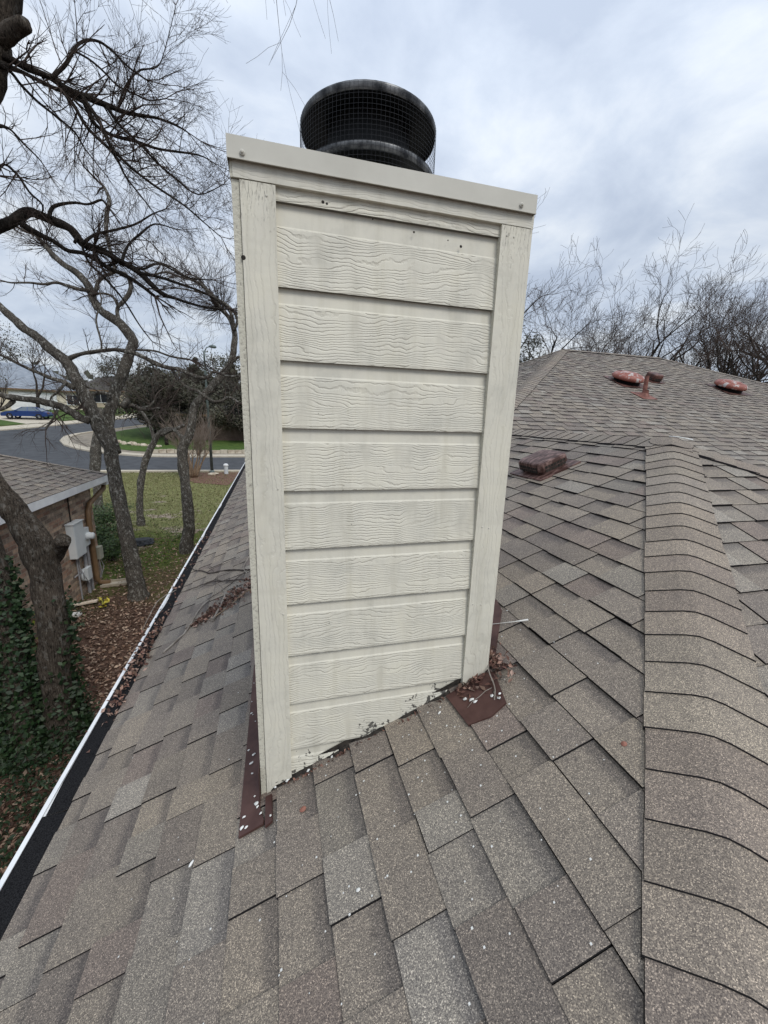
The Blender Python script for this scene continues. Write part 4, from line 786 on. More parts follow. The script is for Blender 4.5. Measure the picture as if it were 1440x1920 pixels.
def tree(name, key, label, cat, m_bark, m_twig, seed, gap=.10, tl=(.35, .9), ch=(3, 5), up=.05, skip_px=None, tw=(.25, .45), lvl=3, group=None, rmaxbranch=.05, wob=.35, first=0, dens=None, start=.9):
    rng = random.Random(seed); limbs = LIMBS[key]; root = tag(empty(name, limbs[0][0][:2]+(-3.2,)), label, cat, group)
    mb = MB()
    lb = MB()
    for li, P in enumerate(limbs):
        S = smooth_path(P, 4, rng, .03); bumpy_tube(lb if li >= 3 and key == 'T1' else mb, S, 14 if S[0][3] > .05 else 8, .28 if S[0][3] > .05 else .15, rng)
    mb.build('trunk', m_bark, root, smooth=True)
    if lb.v: lb.build('limbs', M_BARKD, root, smooth=True)  # same tree, darker bark: backlight against the sky is put into the limb colour
    tb = MB()
    for li, P in enumerate(limbs):
        S = smooth_path(P, 4); acc = 0
        for i in range(1, len(S)):
            a, b_ = Vector(S[i-1][:3]), Vector(S[i][:3]); d = (b_-a); ln = d.length; acc += ln; r = S[i][3]
            if r > rmaxbranch or (li == 0 and b_.z < start): continue
            if key == 'T1' and li >= 14 and rng.random() < .65: acc = 0
            g_ = gap*(1.5 if r > .03 else 1.0)
            while acc > g_:
                acc -= g_; d_ = d.normalized(); ax = d_.orthogonal().normalized(); ax.rotate(Matrix.Rotation(rng.uniform(0, 6.283), 3, d_)); nd = d_*rng.uniform(.3, 1)+ax
                rr = min(r*rng.uniform(.3, .6), .012); grow(tb, b_, nd, max(.0017, rr*.9), rng.uniform(*tl), 1, rng, up, 4, ch, wob=wob, maxl=lvl)
        # the limb's own tip breaks up into twigs
        a, b_ = Vector(S[-2][:3]), Vector(S[-1][:3])
        if S[-1][3] < .04:
            for q in range(3): grow(tb, b_, (b_-a).normalized()+Vector((rng.gauss(0, .4), rng.gauss(0, .4), rng.gauss(0, .4))), max(.002, S[-1][3]*.8), rng.uniform(*tl)*1.1, 1, rng, up, 4, ch, wob=wob, maxl=lvl)
    tb.build('crown', m_twig, root); return root
T1 = tree('tree', 'T1', 'big furrowed tree leaning left above the brick wall, its backlit dark limbs reaching over the sky', 'tree', M_BARK, M_TWIG, 11, gap=.062, tl=(.3, .75), ch=(3, 5), up=.05, start=2.2, wob=.24)
T2 = tree('tree', 'T2', 'forked crooked tree between the brick house and the white gutter', 'tree', M_BARKG, M_TWIG, 12, gap=.13, tl=(.35, .95), ch=(3, 5), up=.03, start=.4, wob=.28)
T3 = tree('tree', 'T3', 'slim crooked tree closest to the roof edge and chimney', 'tree', M_BARKG, M_TWIG, 13, gap=.14, tl=(.5, 1.3), ch=(4, 6), up=.05, start=.2, wob=.25)
T4 = tree('tree', 'T4', 'thin pale grey tree standing on the lawn between two thicker trunks', 'tree', M_BARKG, M_TWIGB, 14, gap=.22, tl=(.4, 1.0), ch=(2, 4), start=-1.0)
T5 = tree('tree', 'T5', 'grey broken-topped trunk behind the corner of the brick house', 'tree', M_BARKG, M_TWIGB, 15, gap=.3, tl=(.3, .7), ch=(1, 2), start=0.5)
T0 = tree('tree', 'T0', 'ivy-covered trunk at the left edge of the photo', 'tree', M_BARK, M_TWIG, 16, gap=.3, tl=(.2, .4), start=9)
def forest_tree(x, y, z0, hgt, seed, label, lean=(0, 0), r=.16, m=M_BARKD, mt=M_TWIGB, group=None, forks=4, lv=5, name='bare_tree', split=.3, wob=.16, spread=.55, cn=(4, 6), rmn=.006):
    rng = random.Random(seed); root = tag(empty(name, (x, y, z0)), label, 'tree', group); mt_ = MB(); cr_ = MB()
    def br(p, d, r, L, l):
        k = 5; P = [p.copy()]; R = [r]; 
        for i in range(k):
            d = (d+Vector((rng.gauss(0, wob), rng.gauss(0, wob), rng.gauss(0, wob)+.05))).normalized(); p = p+d*(L/k); P.append(p.copy()); R.append(max(rmn, r*(1-.40*(i+1)/k)))
        (mt_ if r > .035 else cr_).tube(P, R, 7 if r > .035 else 3, cap=False)
        if l >= lv: return
        n = rng.randint(2, 3) if l < 2 else rng.randint(*cn)
        for j in range(n):
            i = k if j < 2 else rng.randint(1, k); ax = d.orthogonal().normalized(); ax.rotate(Matrix.Rotation(rng.uniform(0, 6.283), 3, d)); nd = (d+ax*rng.uniform(.35, 1.0)*spread*1.2+Vector((lean[0], lean[1], .06))*.5).normalized()
            br(P[i], nd, R[i]*rng.uniform(.55, .78), L*rng.uniform(.6, .82), l+1)
    L0 = hgt*split
    for f in range(forks):
        a = rng.uniform(0, 6.283); d = Vector((math.cos(a)*.45*(forks > 1)+lean[0], math.sin(a)*.45*(forks > 1)+lean[1], 1)).normalized(); br(Vector((x, y, z0+ (L0*.5 if forks > 1 else 0))), d, r*(.8 if forks > 1 else 1), L0, 1)
    if forks > 1: mt_.tube([(x, y, z0), (x, y, z0+L0*.55)], [r*1.3, r], 8)
    mt_.build('trunk', m, root, smooth=True); cr_.build('crown', mt, root); return root
gB = 'bare trees beyond the roof ridge'
FT = [(12.8, 20.5, -3.2, 12.6, (.0, 0), .22, 3, 'bare tree just right of the chimney'), (16.8, 20.2, -3.2, 10.6, (-.1, .1), .24, 3, 'low bare tree over the left end of the ridge'),
      (20.3, 20.5, -3.2, 12.4, (.02, 0), .30, 3, 'tall fan-shaped bare tree behind the left roof fan'), (19.8, 17.2, -3.2, 11.4, (.5, -.1), .30, 3, 'bare tree whose limbs sweep up to the right'),
      (25.8, 18.6, -3.2, 12.0, (.2, 0), .27, 3, 'bare tree above the right roof fan'), (23.6, 14.2, -3.2, 10.6, (.25, .1), .27, 4, 'thick bare tree near the right edge of the photo'), (29.0, 15.0, -3.2, 13.2, (.0, 0), .32, 3, 'tallest bare tree at the right edge of the photo'),
      (30.0, 21.0, -3.2, 11.7, (0, 0), .26, 3, 'far bare tree behind the right hip'), (22.0, 24.0, -3.2, 11.6, (0, 0), .24, 3, 'farther bare tree seen between the two roof fans')]
for i, (x, y, z, hh, ln, r, fk_, lab) in enumerate(FT): forest_tree(x, y, z, hh*(1.22 if i < 3 else 1.08), 50+i, lab, ln, r*1.3, group=gB, forks=fk_, split=.27, lv=7, cn=(2, 4), wob=.15, spread=.85, mt=M_TWIG, rmn=.0055)
gS = 'bare trees across the street'
for i, (x, y, hh, r, lab) in enumerate([(-13.8, 36.8, 9.5, .16, 'bare tree on the corner lawn behind the forked tree'), (-9.8, 41.5, 8.2, .14, 'bare tree across the street left of the lamp post'), (-24.0, 43, 7.5, .14, 'bare tree at the far left kerb'), (-17.5, 62, 10.5, .2, 'distant bare tree by the side street'), (-7.5, 47, 8.2, .15, 'bare tree just behind the crepe myrtle'), (-31, 66, 11, .2, 'bare tree in front of the cream garage'), (-3.6, 45, 7.5, .13, 'bare tree by the chimney edge across the street')]):
    forest_tree(x, y, H(y), hh, 80+i, lab, (0, 0), r, group=gS, forks=2, lv=5, cn=(4, 5))
def evergreen(x, y, z0, hgt, wid, seed, label, n=2600, sz=.16, group=None, kind='round', tr=.14, base=.25):
    rng = random.Random(seed); root = tag(empty('evergreen_tree', (x, y, z0)), label, 'tree', group); tb = MB(); tb.tube([(x, y, z0), (x+.1, y, z0+hgt*.5), (x-.1, y, z0+hgt*.85)], [tr, tr*.7, tr*.25], 8)
    for q in range(9):
        a = rng.uniform(0, 6.28); z = z0+hgt*rng.uniform(.3, .75); tb.tube([(x, y, z), (x+math.cos(a)*wid*.3, y+math.sin(a)*wid*.3, z+hgt*.08), (x+math.cos(a)*wid*.42, y+math.sin(a)*wid*.42, z+hgt*.16)], [tr*.4, tr*.25, tr*.1], 5)
    tb.build('trunk', M_BARKD, root, smooth=True); cb = MB(); cl = []
    nc = 34
    for q in range(nc):
        if kind == 'cone': t_ = rng.random(); rr = wid*.5*(1-t_)*rng.uniform(.5, 1)+.1; zz = z0+hgt*(base+(1-base)*t_); sr = wid*.13*(1.3-t_)
        else: t_ = rng.uniform(0, 1); rr = wid*.5*math.sqrt(rng.random())*math.sin(math.pi*(.18+.78*t_))**.6; zz = z0+hgt*(base+(.93-base)*t_); sr = wid*rng.uniform(.09, .19)
        a = rng.uniform(0, 6.28); cl.append((Vector((x+math.cos(a)*rr, y+math.sin(a)*rr, zz)), sr, rng.uniform(.6, 1.35)))
    for i in range(n):
        c, sr, sh = cl[rng.randrange(nc)]; v = Vector((rng.gauss(0, 1), rng.gauss(0, 1), rng.gauss(0, .75))).normalized()*sr*rng.uniform(.45, 1.25); p = c+v; s_ = sz*rng.uniform(.5, 1.3)
        u = Vector((rng.gauss(0, 1), rng.gauss(0, 1), rng.gauss(0, 1))).normalized(); w_ = u.orthogonal().normalized(); k = sh*rng.uniform(.7, 1.3); g = (.058*k, .056*k, .036*k)
        cb.face([p-u*s_, p+w_*s_*.45, p+u*s_, p-w_*s_*.45], 0, g)
    cb.build('crown', M_LEAF, root, color=True); return root
gE = 'evergreens across the street'
for i, (x, y, hh, wd, kd, n_, lab) in enumerate([(-12.2, 47.5, 6.9, 7.5, 'round', 8000, 'dark spreading live oak on the corner lawn behind the tree fork'), (-8.6, 52, 8.6, 4.2, 'cone', 3600, 'pointed dark evergreen left of the lamp post'), (-4.6, 52, 8.0, 4.4, 'cone', 3600, 'pointed dark evergreen right of the lamp post'), (-1.6, 50, 6.6, 6, 'round', 3200, 'dark rounded evergreen hiding behind the chimney'), (-10.5, 58, 7.2, 8, 'round', 3600, 'wide dark evergreen behind the pointed ones'), (-39.5, 64, 9.5, 9, 'round', 4200, 'dark evergreen at the left edge of the photo'), (-50, 92, 15.5, 22, 'round', 6200, 'tall dark evergreen behind the cream garage'), (-27, 84, 9, 9, 'round', 3600, 'dark evergreen behind the far beige house'), (-6.2, 62, 9, 9, 'round', 3600, 'large dark evergreen behind the street lamp'), (-9.9, 45, 6.4, 6.5, 'round', 7000, 'dark live oak straight across the street from the crepe myrtle'), (-6.2, 46.5, 6.2, 6.5, 'round', 6000, 'dark live oak right behind the street lamp'), (-2.9, 43.6, 6.0, 5.5, 'round', 5000, 'dark live oak touching the chimney edge in the photo')]):
    evergreen(x, y, H(y), hh, wd, 120+i, lab, int(n_*1.5), .155, gE, kd)
for i, (x, y, hh, wd, lab) in enumerate([(11.6, 19.0, 9.9, 4.4, 'dark green tree beside the chimney above the left hip'), (14.9, 21.0, 9.6, 4.0, 'small dark green tree just above the roof peak')]): evergreen(x, y, -3.2, hh, wd, 150+i, lab, 3600, .09, 'green trees beyond the roof', 'round', base=.45)
mb = MB(); rng = random.Random(5)
for i in range(5200):      # far tree line closing the horizon
    a = rng.uniform(-1.25, 1.25); R_ = rng.uniform(105, 135); x, y = math.sin(a)*R_, math.cos(a)*R_; z = H(y)+abs(rng.gauss(0, 1))**.7*3.6+.2*noise.noise(Vector((a*9, 0, 0)))*9; s_ = rng.uniform(.7, 1.8); u = Vector((rng.gauss(0, 1), rng.gauss(0, 1), rng.gauss(0, 1))).normalized(); w_ = u.orthogonal(); k = rng.uniform(.6, 1.3)
    mb.face([Vector((x, y, z))+q for q in (-u*s_, w_*s_*.6, u*s_, -w_*s_*.6)], 0, (.05*k, .052*k, .035*k))
tag(mb.build('distant_woods', M_LEAF, color=True), 'far line of woods along the horizon', 'woods', kind='stuff')
# crepe myrtle: vase of peeled stems
rng = random.Random(77); root = tag(empty('crepe_myrtle', (-4.95, 26.6, -3.2)), 'multi-stemmed bare crepe myrtle in the mulch bed by the kerb', 'shrub'); ms, cs = MB(), MB()
for i in range(11):
    a = i*.571+rng.uniform(-.2, .2); sp_ = rng.uniform(.15, .75); p = Vector((-4.95+.14*math.cos(a), 26.6+.14*math.sin(a), -3.2)); d = Vector((math.cos(a)*sp_, math.sin(a)*sp_, 1)).normalized(); P = [p.copy()]; R = [.075]
    for k in range(7):
        d = (d+Vector((rng.gauss(0, .08)+math.cos(a)*.03, rng.gauss(0, .08)+math.sin(a)*.03, .05))).normalized(); p = p+d*.27; P.append(p.copy()); R.append(.075*(1-.1*(k+1)))
        if k > 2: grow(cs, p, d+Vector((rng.gauss(0, .4), rng.gauss(0, .4), .5)), .022, rng.uniform(1.1, 1.9), 1, rng, .16, 4, (4, 6), wob=.14, rmin=.007, maxl=3, spread=.8)
    ms.tube(P, R, 7)
ms.build('trunk', M_TAN, root, smooth=True); cs.build('crown', noisy('reddish_twig', (.15, .115, .09), (.24, .19, .155), 3), root)
mb = MB(); mb_c = random.Random(9)
pts = [(-5.9, 28.85), (-2.3, 28.8), (-2.2, 26.5), (-2.6, 23.3), (-4.6, 24.4), (-5.6, 26.5)]
sheet('mulch_bed', pts, noisy('brown_mulch', (.09, .045, .03), (.20, .11, .08), 14, .95, bs=.6, bd=.04), .02)
# ================================================================ street things
M_POLE = noisy('green_grey_pole', (.10, .13, .125), (.16, .19, .185), 4, .5, .3)
root = tag(empty('street_lamp', (-4.13, 28.6, -3.2)), 'tall thin green-grey street lamp post beside the crepe myrtle', 'street lamp')
mb = MB(); mb.tube([(-4.13, 28.6, -3.2), (-4.13, 28.6, 4.4), (-4.10, 28.6, 4.75)], [.10, .06, .05], 12); mb.lathe([(.16, 0), (.16, .12), (.10, .2)], (-4.13, 28.6, -3.2), 14); mb.build('pole', M_POLE, root, smooth=True)
mb = MB(); mb.tube([(-4.10, 28.6, 4.7), (-3.95, 28.55, 4.95), (-3.72, 28.5, 5.02)], [.035, .03, .03], 8); mb.build('arm', M_POLE, root, smooth=True)
mb = MB(); mb.tube([(-3.80, 28.52, 5.02), (-3.62, 28.47, 5.03), (-3.42, 28.42, 5.0), (-3.34, 28.4, 4.98)], [.05, .11, .10, .04], 10); mb.build('lamp_head', M_POLE, root, smooth=True)
root = tag(empty('utility_post', (-3.15, 28.0, -3.2)), 'small grey-green utility pedestal in the mulch bed', 'utility box'); mb = MB(); mb.lathe([(.13, 0), (.13, .55), (.12, .58)], (-3.15, 28.0, -3.2), 16); mb.build('post', M_PANEL, root); mb = MB(); mb.lathe([(.16, .56), (.16, .66), (.08, .72), (0, .73)], (-3.15, 28.0, -3.2), 16); mb.build('cap', M_WHITE, root)
M_ROCK = noisy('limestone', (.30, .24, .17), (.58, .52, .42), 3, .9, bs=.4, bd=.05)
rng = random.Random(31)
def rock(x, y, s, lab, grp, nm='rock', sq=.6):
    bm = bmesh.new(); bmesh.ops.create_icosphere(bm, subdivisions=2, radius=s)
    o3 = Vector((rng.random()*9, rng.random()*9, 0))
    for v in bm.verts: v.co *= 1+.55*noise.noise(v.co/s*.9+o3); v.co.z *= sq
    me = bpy.data.meshes.new(nm); bm.to_mesh(me); bm.free(); me.materials.append(M_ROCK); o = bpy.data.objects.new(nm, me); COL.objects.link(o); o.location = (x, y, H(y)+s*sq*.45); o.rotation_euler.z = rng.uniform(0, 6); tag(o, lab, 'rock', grp); return o
gR = 'border rocks along the corner lawn'
for (x, y, s) in [(-14.68, 43.0, .30), (-14.2, 42.6, .34), (-13.7, 42.3, .26), (-13.36, 41.6, .22), (-12.96, 41.8, .33), (-12.5, 41.4, .36), (-12.1, 41.1, .24), (-11.6, 41.0, .30), (-11.1, 40.8, .22), (-10.3, 40.5, .26), (-17.3, 46.6, .45)]:
    rock(x, y, s, 'pale limestone rock in the row along the edge of the corner lawn', gR)
rng2 = random.Random(8); k = 0; gW = 'kerbside wall blocks'
for i in range(22):
    x = -9.9+i*.62; y = 37.75; mb = MB(); mb.box((-.29, -.16, 0), (.29, .16, rng2.uniform(.26, .34)), o=(0, 0, 0)); o = mb.build('stone_block', M_ROCK if i % 3 else M_KERB); o.location = (x, y+rng2.uniform(-.03, .03), H(y)+.0); o.rotation_euler.z = rng2.uniform(-.05, .05); tag(o, 'pale stone block in the low wall edging the green lawn', 'stone block', gW)
rock(-3.9, 27.7, .30, 'low grey rock lying in the mulch at the lamp post', None, sq=.35)
# black hose coil on the grass
M_HOSE, _, _ = mat('black_bag_plastic', (.008, .009, .011), .42, spec=.25)
bm = bmesh.new(); bmesh.ops.create_icosphere(bm, subdivisions=4, radius=.32)
for v in bm.verts:
    v.co *= 1+.35*noise.noise(v.co*4)+.16*noise.noise(v.co*11); v.co.z = max(v.co.z*.38, -.03); v.co.x *= 1.15
me = bpy.data.meshes.new('trash_bag'); bm.to_mesh(me); bm.free(); me.materials.append(M_HOSE); o = bpy.data.objects.new('trash_bag', me); COL.objects.link(o); o.location = (-4.05, 12.5, -3.15); tag(o, 'crumpled black plastic bag on the grass behind the forked tree', 'bag')
# ================================================================ far houses
M_CREAM = noisy('cream_wall', (.58, .52, .40), (.66, .60, .48), 1, .8); M_BLUER = noisy('blue_grey_far_shingle', (.20, .23, .27), (.28, .31, .35), 1.5, .9, scl=(1, 1, 6)); M_DKW, _, _ = mat('dark_window_glass', (.02, .022, .028), .15); M_BEIGE = noisy('beige_stone', (.38, .32, .24), (.5, .44, .34), 2, .85)
M_BRW = noisy('dark_brown_siding', (.09, .06, .045), (.14, .10, .08), 2, .85); M_DRF = noisy('dark_roof', (.06, .055, .05), (.10, .09, .085), 2, .9)
def far_house(x, y, z, wdt, dep, hw, hr, rot, mw, mr, lab, items):
    root = tag(empty('house', (x, y, z)), lab, 'house'); R = Matrix.Rotation(rot, 3, 'Z'); O = Vector((x, y, z))
    T_ = lambda p: tuple(R@Vector(p)+O); a, b_ = wdt/2, dep/2
    mb = MB(); mb.box((-a, -b_, -.5), (a, b_, hw), R=R, o=O); mb.build('wall', mw, root)
    mb = MB(); e_ = .5; A = [T_(q) for q in ((-a-e_, -b_-e_, hw-.1), (a+e_, -b_-e_, hw-.1), (a+e_, b_+e_, hw-.1), (-a-e_, b_+e_, hw-.1))]; k = min(a, b_)+e_
    r0, r1 = T_((-a-e_+k, 0, hw+hr)), T_((a+e_-k, 0, hw+hr)); mb.raw(A+[r0, r1], [(0, 1, 5, 4), (1, 2, 5), (2, 3, 4, 5), (3, 0, 4), (3, 2, 1, 0)]); rf = mb.build('roof', mr, root)
    mb = MB(); mb.box((-a-e_, -b_-e_-.03, hw-.28), (a+e_, -b_-e_+.02, hw-.08), R=R, o=O); mb.build('fascia', M_BROWNP, rf)
    for nm, x0, x1, z0, z1, m in items:
        mb = MB(); mb.box((x0, -b_-.06, z0), (x1, -b_-.01, z1), R=R, o=O); w1 = mb.build(nm, m, root)
        mb = MB()
        for (p0, p1) in (((x0-.08, z0-.08), (x0, z1+.08)), ((x1, z0-.08), (x1+.08, z1+.08)), ((x0, z1), (x1, z1+.08)), ((x0, z0-.08), (x1, z0))): mb.box((p0[0], -b_-.09, p0[1]), (p1[0], -b_-.01, p1[1]), R=R, o=O)
        if nm == 'garage_door':
            for q in range(1, 4): mb.box((x0, -b_-.07, z0+(z1-z0)*q/4-.01), (x1, -b_-.062, z0+(z1-z0)*q/4+.01), R=R, o=O)
        elif nm == 'window': mb.box(((x0+x1)/2-.03, -b_-.075, z0), ((x0+x1)/2+.03, -b_-.062, z1), R=R, o=O)
        mb.build('door_frame' if nm != 'window' else 'window_frame', M_WHITE, w1)
    return root
far_house(-37.5, 72, H(68), 19, 10, 3.0, 3.6, .35, M_CREAM, M_BLUER, 'cream house with blue-grey roof and garage door behind the blue car', [('garage_door', 1.0, 6.0, .1, 2.4, M_WHITE), ('window', -3, -1.2, 1.0, 2.3, M_DKW), ('window', 7.2, 8.6, 1.0, 2.3, M_DKW)])
far_house(-25.5, 86, H(84), 16, 9, 3.0, 2.6, .1, M_BEIGE, M_DRF, 'beige house with dark windows seen through the tree fork', [('window', -4.6, -2.6, .9, 2.5, M_DKW), ('window', .6, 2.6, .9, 2.5, M_DKW), ('window', 4.6, 6.6, .9, 2.5, M_DKW)])
far_house(-.5, 49, H(49)-.3, 17, 9, 2.6, 2.0, 0, M_BRW, M_DRF, 'dark brown house behind the street lamp and evergreens', [])
# ================================================================ blue car
M_BLUE, _, _b = mat('blue_car_paint', (.012, .04, .16), .28, .3, .6); M_TYRE, _, _ = mat('black_tyre', (.015, .015, .016), .9); M_RIM, _, _ = mat('grey_rim', (.30, .30, .31), .35, .7); M_GLS, _, _ = mat('car_window_glass', (.10, .13, .16), .08, spec=.8)
def car(x, y, z, rot):
    root = tag(empty('parked_car', (x, y, z)), 'blue sedan parked on the driveway of the cream house', 'car'); R = Matrix.Rotation(rot, 3, 'Z'); O = Vector((x, y, z)); T_ = lambda p: R@Vector(p)+O
    # side profile (length x, height z) swept across the width with tumblehome
    lo = [(-2.3, .35), (-2.38, .55), (-2.32, .78), (-1.9, .92), (-1.55, .96), (1.05, .93), (1.7, .86), (2.2, .72), (2.36, .52), (2.3, .3)]
    mb = MB(); secs = []
    for yy, k in ((-.90, .95), (-.84, 1.0), (0, 1.02), (.84, 1.0), (.90, .95)): secs.append([tuple(T_((px*(.985 if abs(yy) > .88 else 1), yy, .30+(pz-.30)*k)) ) for px, pz in lo])
    n = len(lo); mb.raw([p for s_ in secs for p in s_], [(i*n+j, i*n+j+1, (i+1)*n+j+1, (i+1)*n+j) for i in range(4) for j in range(n-1)]+[tuple(range(n-1, -1, -1)), tuple(4*n+j for j in range(n))]+[(i*n, (i+1)*n, (i+1)*n+n-1, i*n+n-1) for i in range(4)])
    body = mb.build('body', M_BLUE, root, smooth=False)
    cab = [(-1.75, .93), (-1.2, 1.32), (-.5, 1.43), (.15, 1.40), (.95, .93)]
    mb = MB(); n = len(cab); secs = []
    for sd_ in (-1, 1): secs.append([tuple(T_((px, sd_*(.82-.20*(pz-.93)/.5), pz))) for px, pz in cab])
    mb.raw(secs[0]+secs[1], [tuple(range(n-1, -1, -1)), tuple(range(n, 2*n))]+[(j, j+1, n+j+1, n+j) for j in range(n-1)]); mb.build('cabin_glass', M_GLS, root)
    mb = MB(); rp = [(-1.25, 1.30), (-.5, 1.44), (.18, 1.41)]; mb.raw([tuple(T_((px, sd_*.63, pz+.012))) for sd_ in (-1, 1) for px, pz in rp], [(0, 1, 4, 3), (1, 2, 5, 4)])
    for sd_ in (-1, 1):
        for (a, b_) in (((-1.75, .93), (-1.2, 1.32)), ((-.35, .93), (-.35, 1.43)), ((.95, .93), (.15, 1.40))): mb.tube([T_((a[0], sd_*.83, a[1])), T_((b_[0], sd_*(.83-.2*(b_[1]-.93)/.5), b_[1]))], .035, 5)
    mb.build('roof_panel', M_BLUE, root)
    for wx in (-1.45, 1.45):
        for sd_ in (-1, 1):
            mb = MB(); mb.lathe([(.18, -.1), (.32, -.1), (.335, -.05), (.335, .05), (.32, .1), (.18, .1)], T_((wx, sd_*.83, .335)), 28, ax=R@Vector((0, 1, 0))); w_ = mb.build('wheel', M_TYRE, root, smooth=True)
            mb = MB(); mb.lathe([(.21, -.085), (.2, .0), (.21, .085)], T_((wx, sd_*.83, .335)), 20, ax=R@Vector((0, 1, 0)))
            for q in range(5):
                a = q*1.2566; mb.tube([T_((wx, sd_*.92, .335)), T_((wx+.2*math.cos(a), sd_*.92, .335+.2*math.sin(a)))], .022, 5)
            mb.build('rim', M_RIM, w_)
    for sd_ in (-1, 1):
        mb = MB(); mb.box((2.18, sd_*.62-.2, .6), (2.34, sd_*.62+.2, .72), R=R, o=O); mb.build('headlight', M_RIM, root); mb = MB(); mb.box((-2.37, sd_*.62-.2, .68), (-2.25, sd_*.62+.2, .82), R=R, o=O); mb.build('tail_light', M_RUST, root)
        mb = MB(); mb.box((.62, sd_*.93-.08, .92), (.82, sd_*.93+.08, 1.04), R=R, o=O); mb.build('side_mirror', M_BLUE, root)
    return root
car(-28.6, 58.3, H(58.3)+.05, math.pi+.02)
# ================================================================ ivy, litter, debris
def leaf_quads(name, pts, m, label, cat, kind='stuff', sz=(.02, .04), cols=((.02, .05, .015),), seed=1, flat=.4, lobed=False):
    rng = random.Random(seed); mb = MB()
    for p in pts:
        s_ = rng.uniform(*sz); n = Vector((rng.gauss(0, flat), rng.gauss(0, flat), 1)).normalized(); u = n.orthogonal().normalized(); u.rotate(Matrix.Rotation(rng.uniform(0, 6.28), 3, n)); w_ = n.cross(u); c = cols[rng.randrange(len(cols))]; k = rng.uniform(.6, 1.35); c = tuple(q*k for q in c); p = Vector(p); cu = n*s_*rng.uniform(.1, .4)
        mb.face([p-u*s_, p-w_*s_*.5-u*.2*s_+cu, p+u*s_*.9, p+w_*s_*.55-u*.1*s_+cu], 0, c)
    return tag(mb.build(name, m, color=True), label, cat, kind=kind)
rng = random.Random(41); P = []
IV = ((.009, .022, .008), (.012, .028, .010), (.017, .037, .013), (.024, .04, .016))
for i in range(15000):
    x = rng.uniform(-4.6, -1.7); y = rng.uniform(1.2, 6.2)
    dd = min(math.hypot(x+2.6, (y-4.0)*.8), math.hypot(x+3.0, y-3.8)); k = noise.noise(Vector((x*1.5, y*1.5, 0)))*.5
    if dd+k*.6 > .62 and not (x < -3.0+.4*k and y < 4.3+k) and not (x < -1.9 and y < 3.3+k): continue
    P.append((x, y, -3.2+rng.random()**1.4*(.42+.3*k)))
leaf_quads('ivy', P, M_LEAF, 'dark green ivy spreading over the ground at the leaning trunk', 'ivy', sz=(.016, .036), cols=IV, seed=2, flat=.8)
def climb(key, z0, z1, n, seed, dens=.5, sz=(.02, .045), side=None, root=None, label=None):
    rng = random.Random(seed); S = smooth_path(LIMBS[key][0], 6); S = [q for q in S if z0 < q[2] < z1]; mb = MB()
    for i in range(n):
        q = S[rng.randrange(len(S))]
        if rng.random() > (1-(q[2]-z0)/(z1-z0))**dens: continue
        a = rng.uniform(0, 6.28) if side is None else rng.gauss(side, .8); rr = q[3]*1.08+abs(rng.gauss(0, .05)); p = Vector((q[0]+math.cos(a)*rr, q[1]+math.sin(a)*rr, q[2]+rng.gauss(0, .05))); s_ = rng.uniform(*sz); u = Vector((rng.gauss(0, 1), rng.gauss(0, 1), rng.gauss(0, 1))).normalized(); w_ = u.orthogonal().normalized(); c = IV[rng.randrange(4)]
        k = rng.uniform(.7, 1.5); mb.face([p-u*s_, p-w_*s_*.6, p+u*s_, p+w_*s_*.6], 0, tuple(v*k for v in c))
    o = mb.build('ivy', M_LEAF, root, color=True); tag(o, None, None, None, 'stuff'); return o
climb('T0', -3.2, -.95, 4600, 3, .25, root=T0); climb('T1', -3.2, -2.1, 1300, 4, 1.2, root=T1); climb('T1', -3.0, -1.3, 900, 6, .5, side=.5, root=T1)
# shrubs by the wall corner and the vine with yellow leaves
def shrub(x, y, wd, hh, n, seed, lab, cols, nm='shrub', sz=(.02, .045)):
    rng = random.Random(seed); root = tag(empty(nm, (x, y, -3.2)), lab, 'shrub'); st = MB(); lf = MB()
    for i in range(14):
        a = rng.uniform(0, 6.28); tx, ty, tz = x+math.cos(a)*wd*.4*rng.random(), y+math.sin(a)*wd*.4*rng.random(), -3.2+hh*rng.uniform(.6, 1); st.tube([(x+rng.gauss(0, .05), y+rng.gauss(0, .05), -3.2), ((x+tx)/2, (y+ty)/2, -3.2+hh*.45), (tx, ty, tz)], [.012, .008, .004], 4)
        for j in range(n//14):
            t_ = rng.uniform(.35, 1.05); p = Vector((x+(tx-x)*t_+rng.gauss(0, wd*.09), y+(ty-y)*t_+rng.gauss(0, wd*.09), -3.2+(tz+3.2)*t_+rng.gauss(0, hh*.08))); s_ = rng.uniform(*sz); u = Vector((rng.gauss(0, 1), rng.gauss(0, 1), rng.gauss(0, .6))).normalized(); w_ = u.orthogonal().normalized(); c = cols[rng.randrange(len(cols))]; k = rng.uniform(.6, 1.4)
            lf.face([p-u*s_, p-w_*s_*.5, p+u*s_, p+w_*s_*.5], 0, tuple(v*k for v in c))
    st.build('stem', M_TWIGB, root); lf.build('foliage', M_LEAF, root, color=True); return root
G2 = ((.03, .055, .018), (.045, .08, .025), (.06, .095, .03))
shrub(-5.6, 14.2, 1.8, .95, 2600, 1, 'low green shrub behind the house corner nearest the lawn', G2)
shrub(-5.0, 12.2, 1.5, .8, 2200, 2, 'dark green shrub beside the brick corner, middle of three', G2)
shrub(-4.4, 11.0, 1.2, .65, 1600, 3, 'small green shrub nearest the downspout', G2)
shrub(-3.75, 6.5, .9, .9, 1100, 4, 'dark climbing shrub on the right side of the leaning trunk', IV)
shrub(-3.7, 6.3, .6, 1.0, 90, 5, 'sprigs of yellow leaves beside the leaning trunk', ((.45, .42, .05), (.5, .38, .06), (.25, .30, .05)), 'vine', (.04, .07))
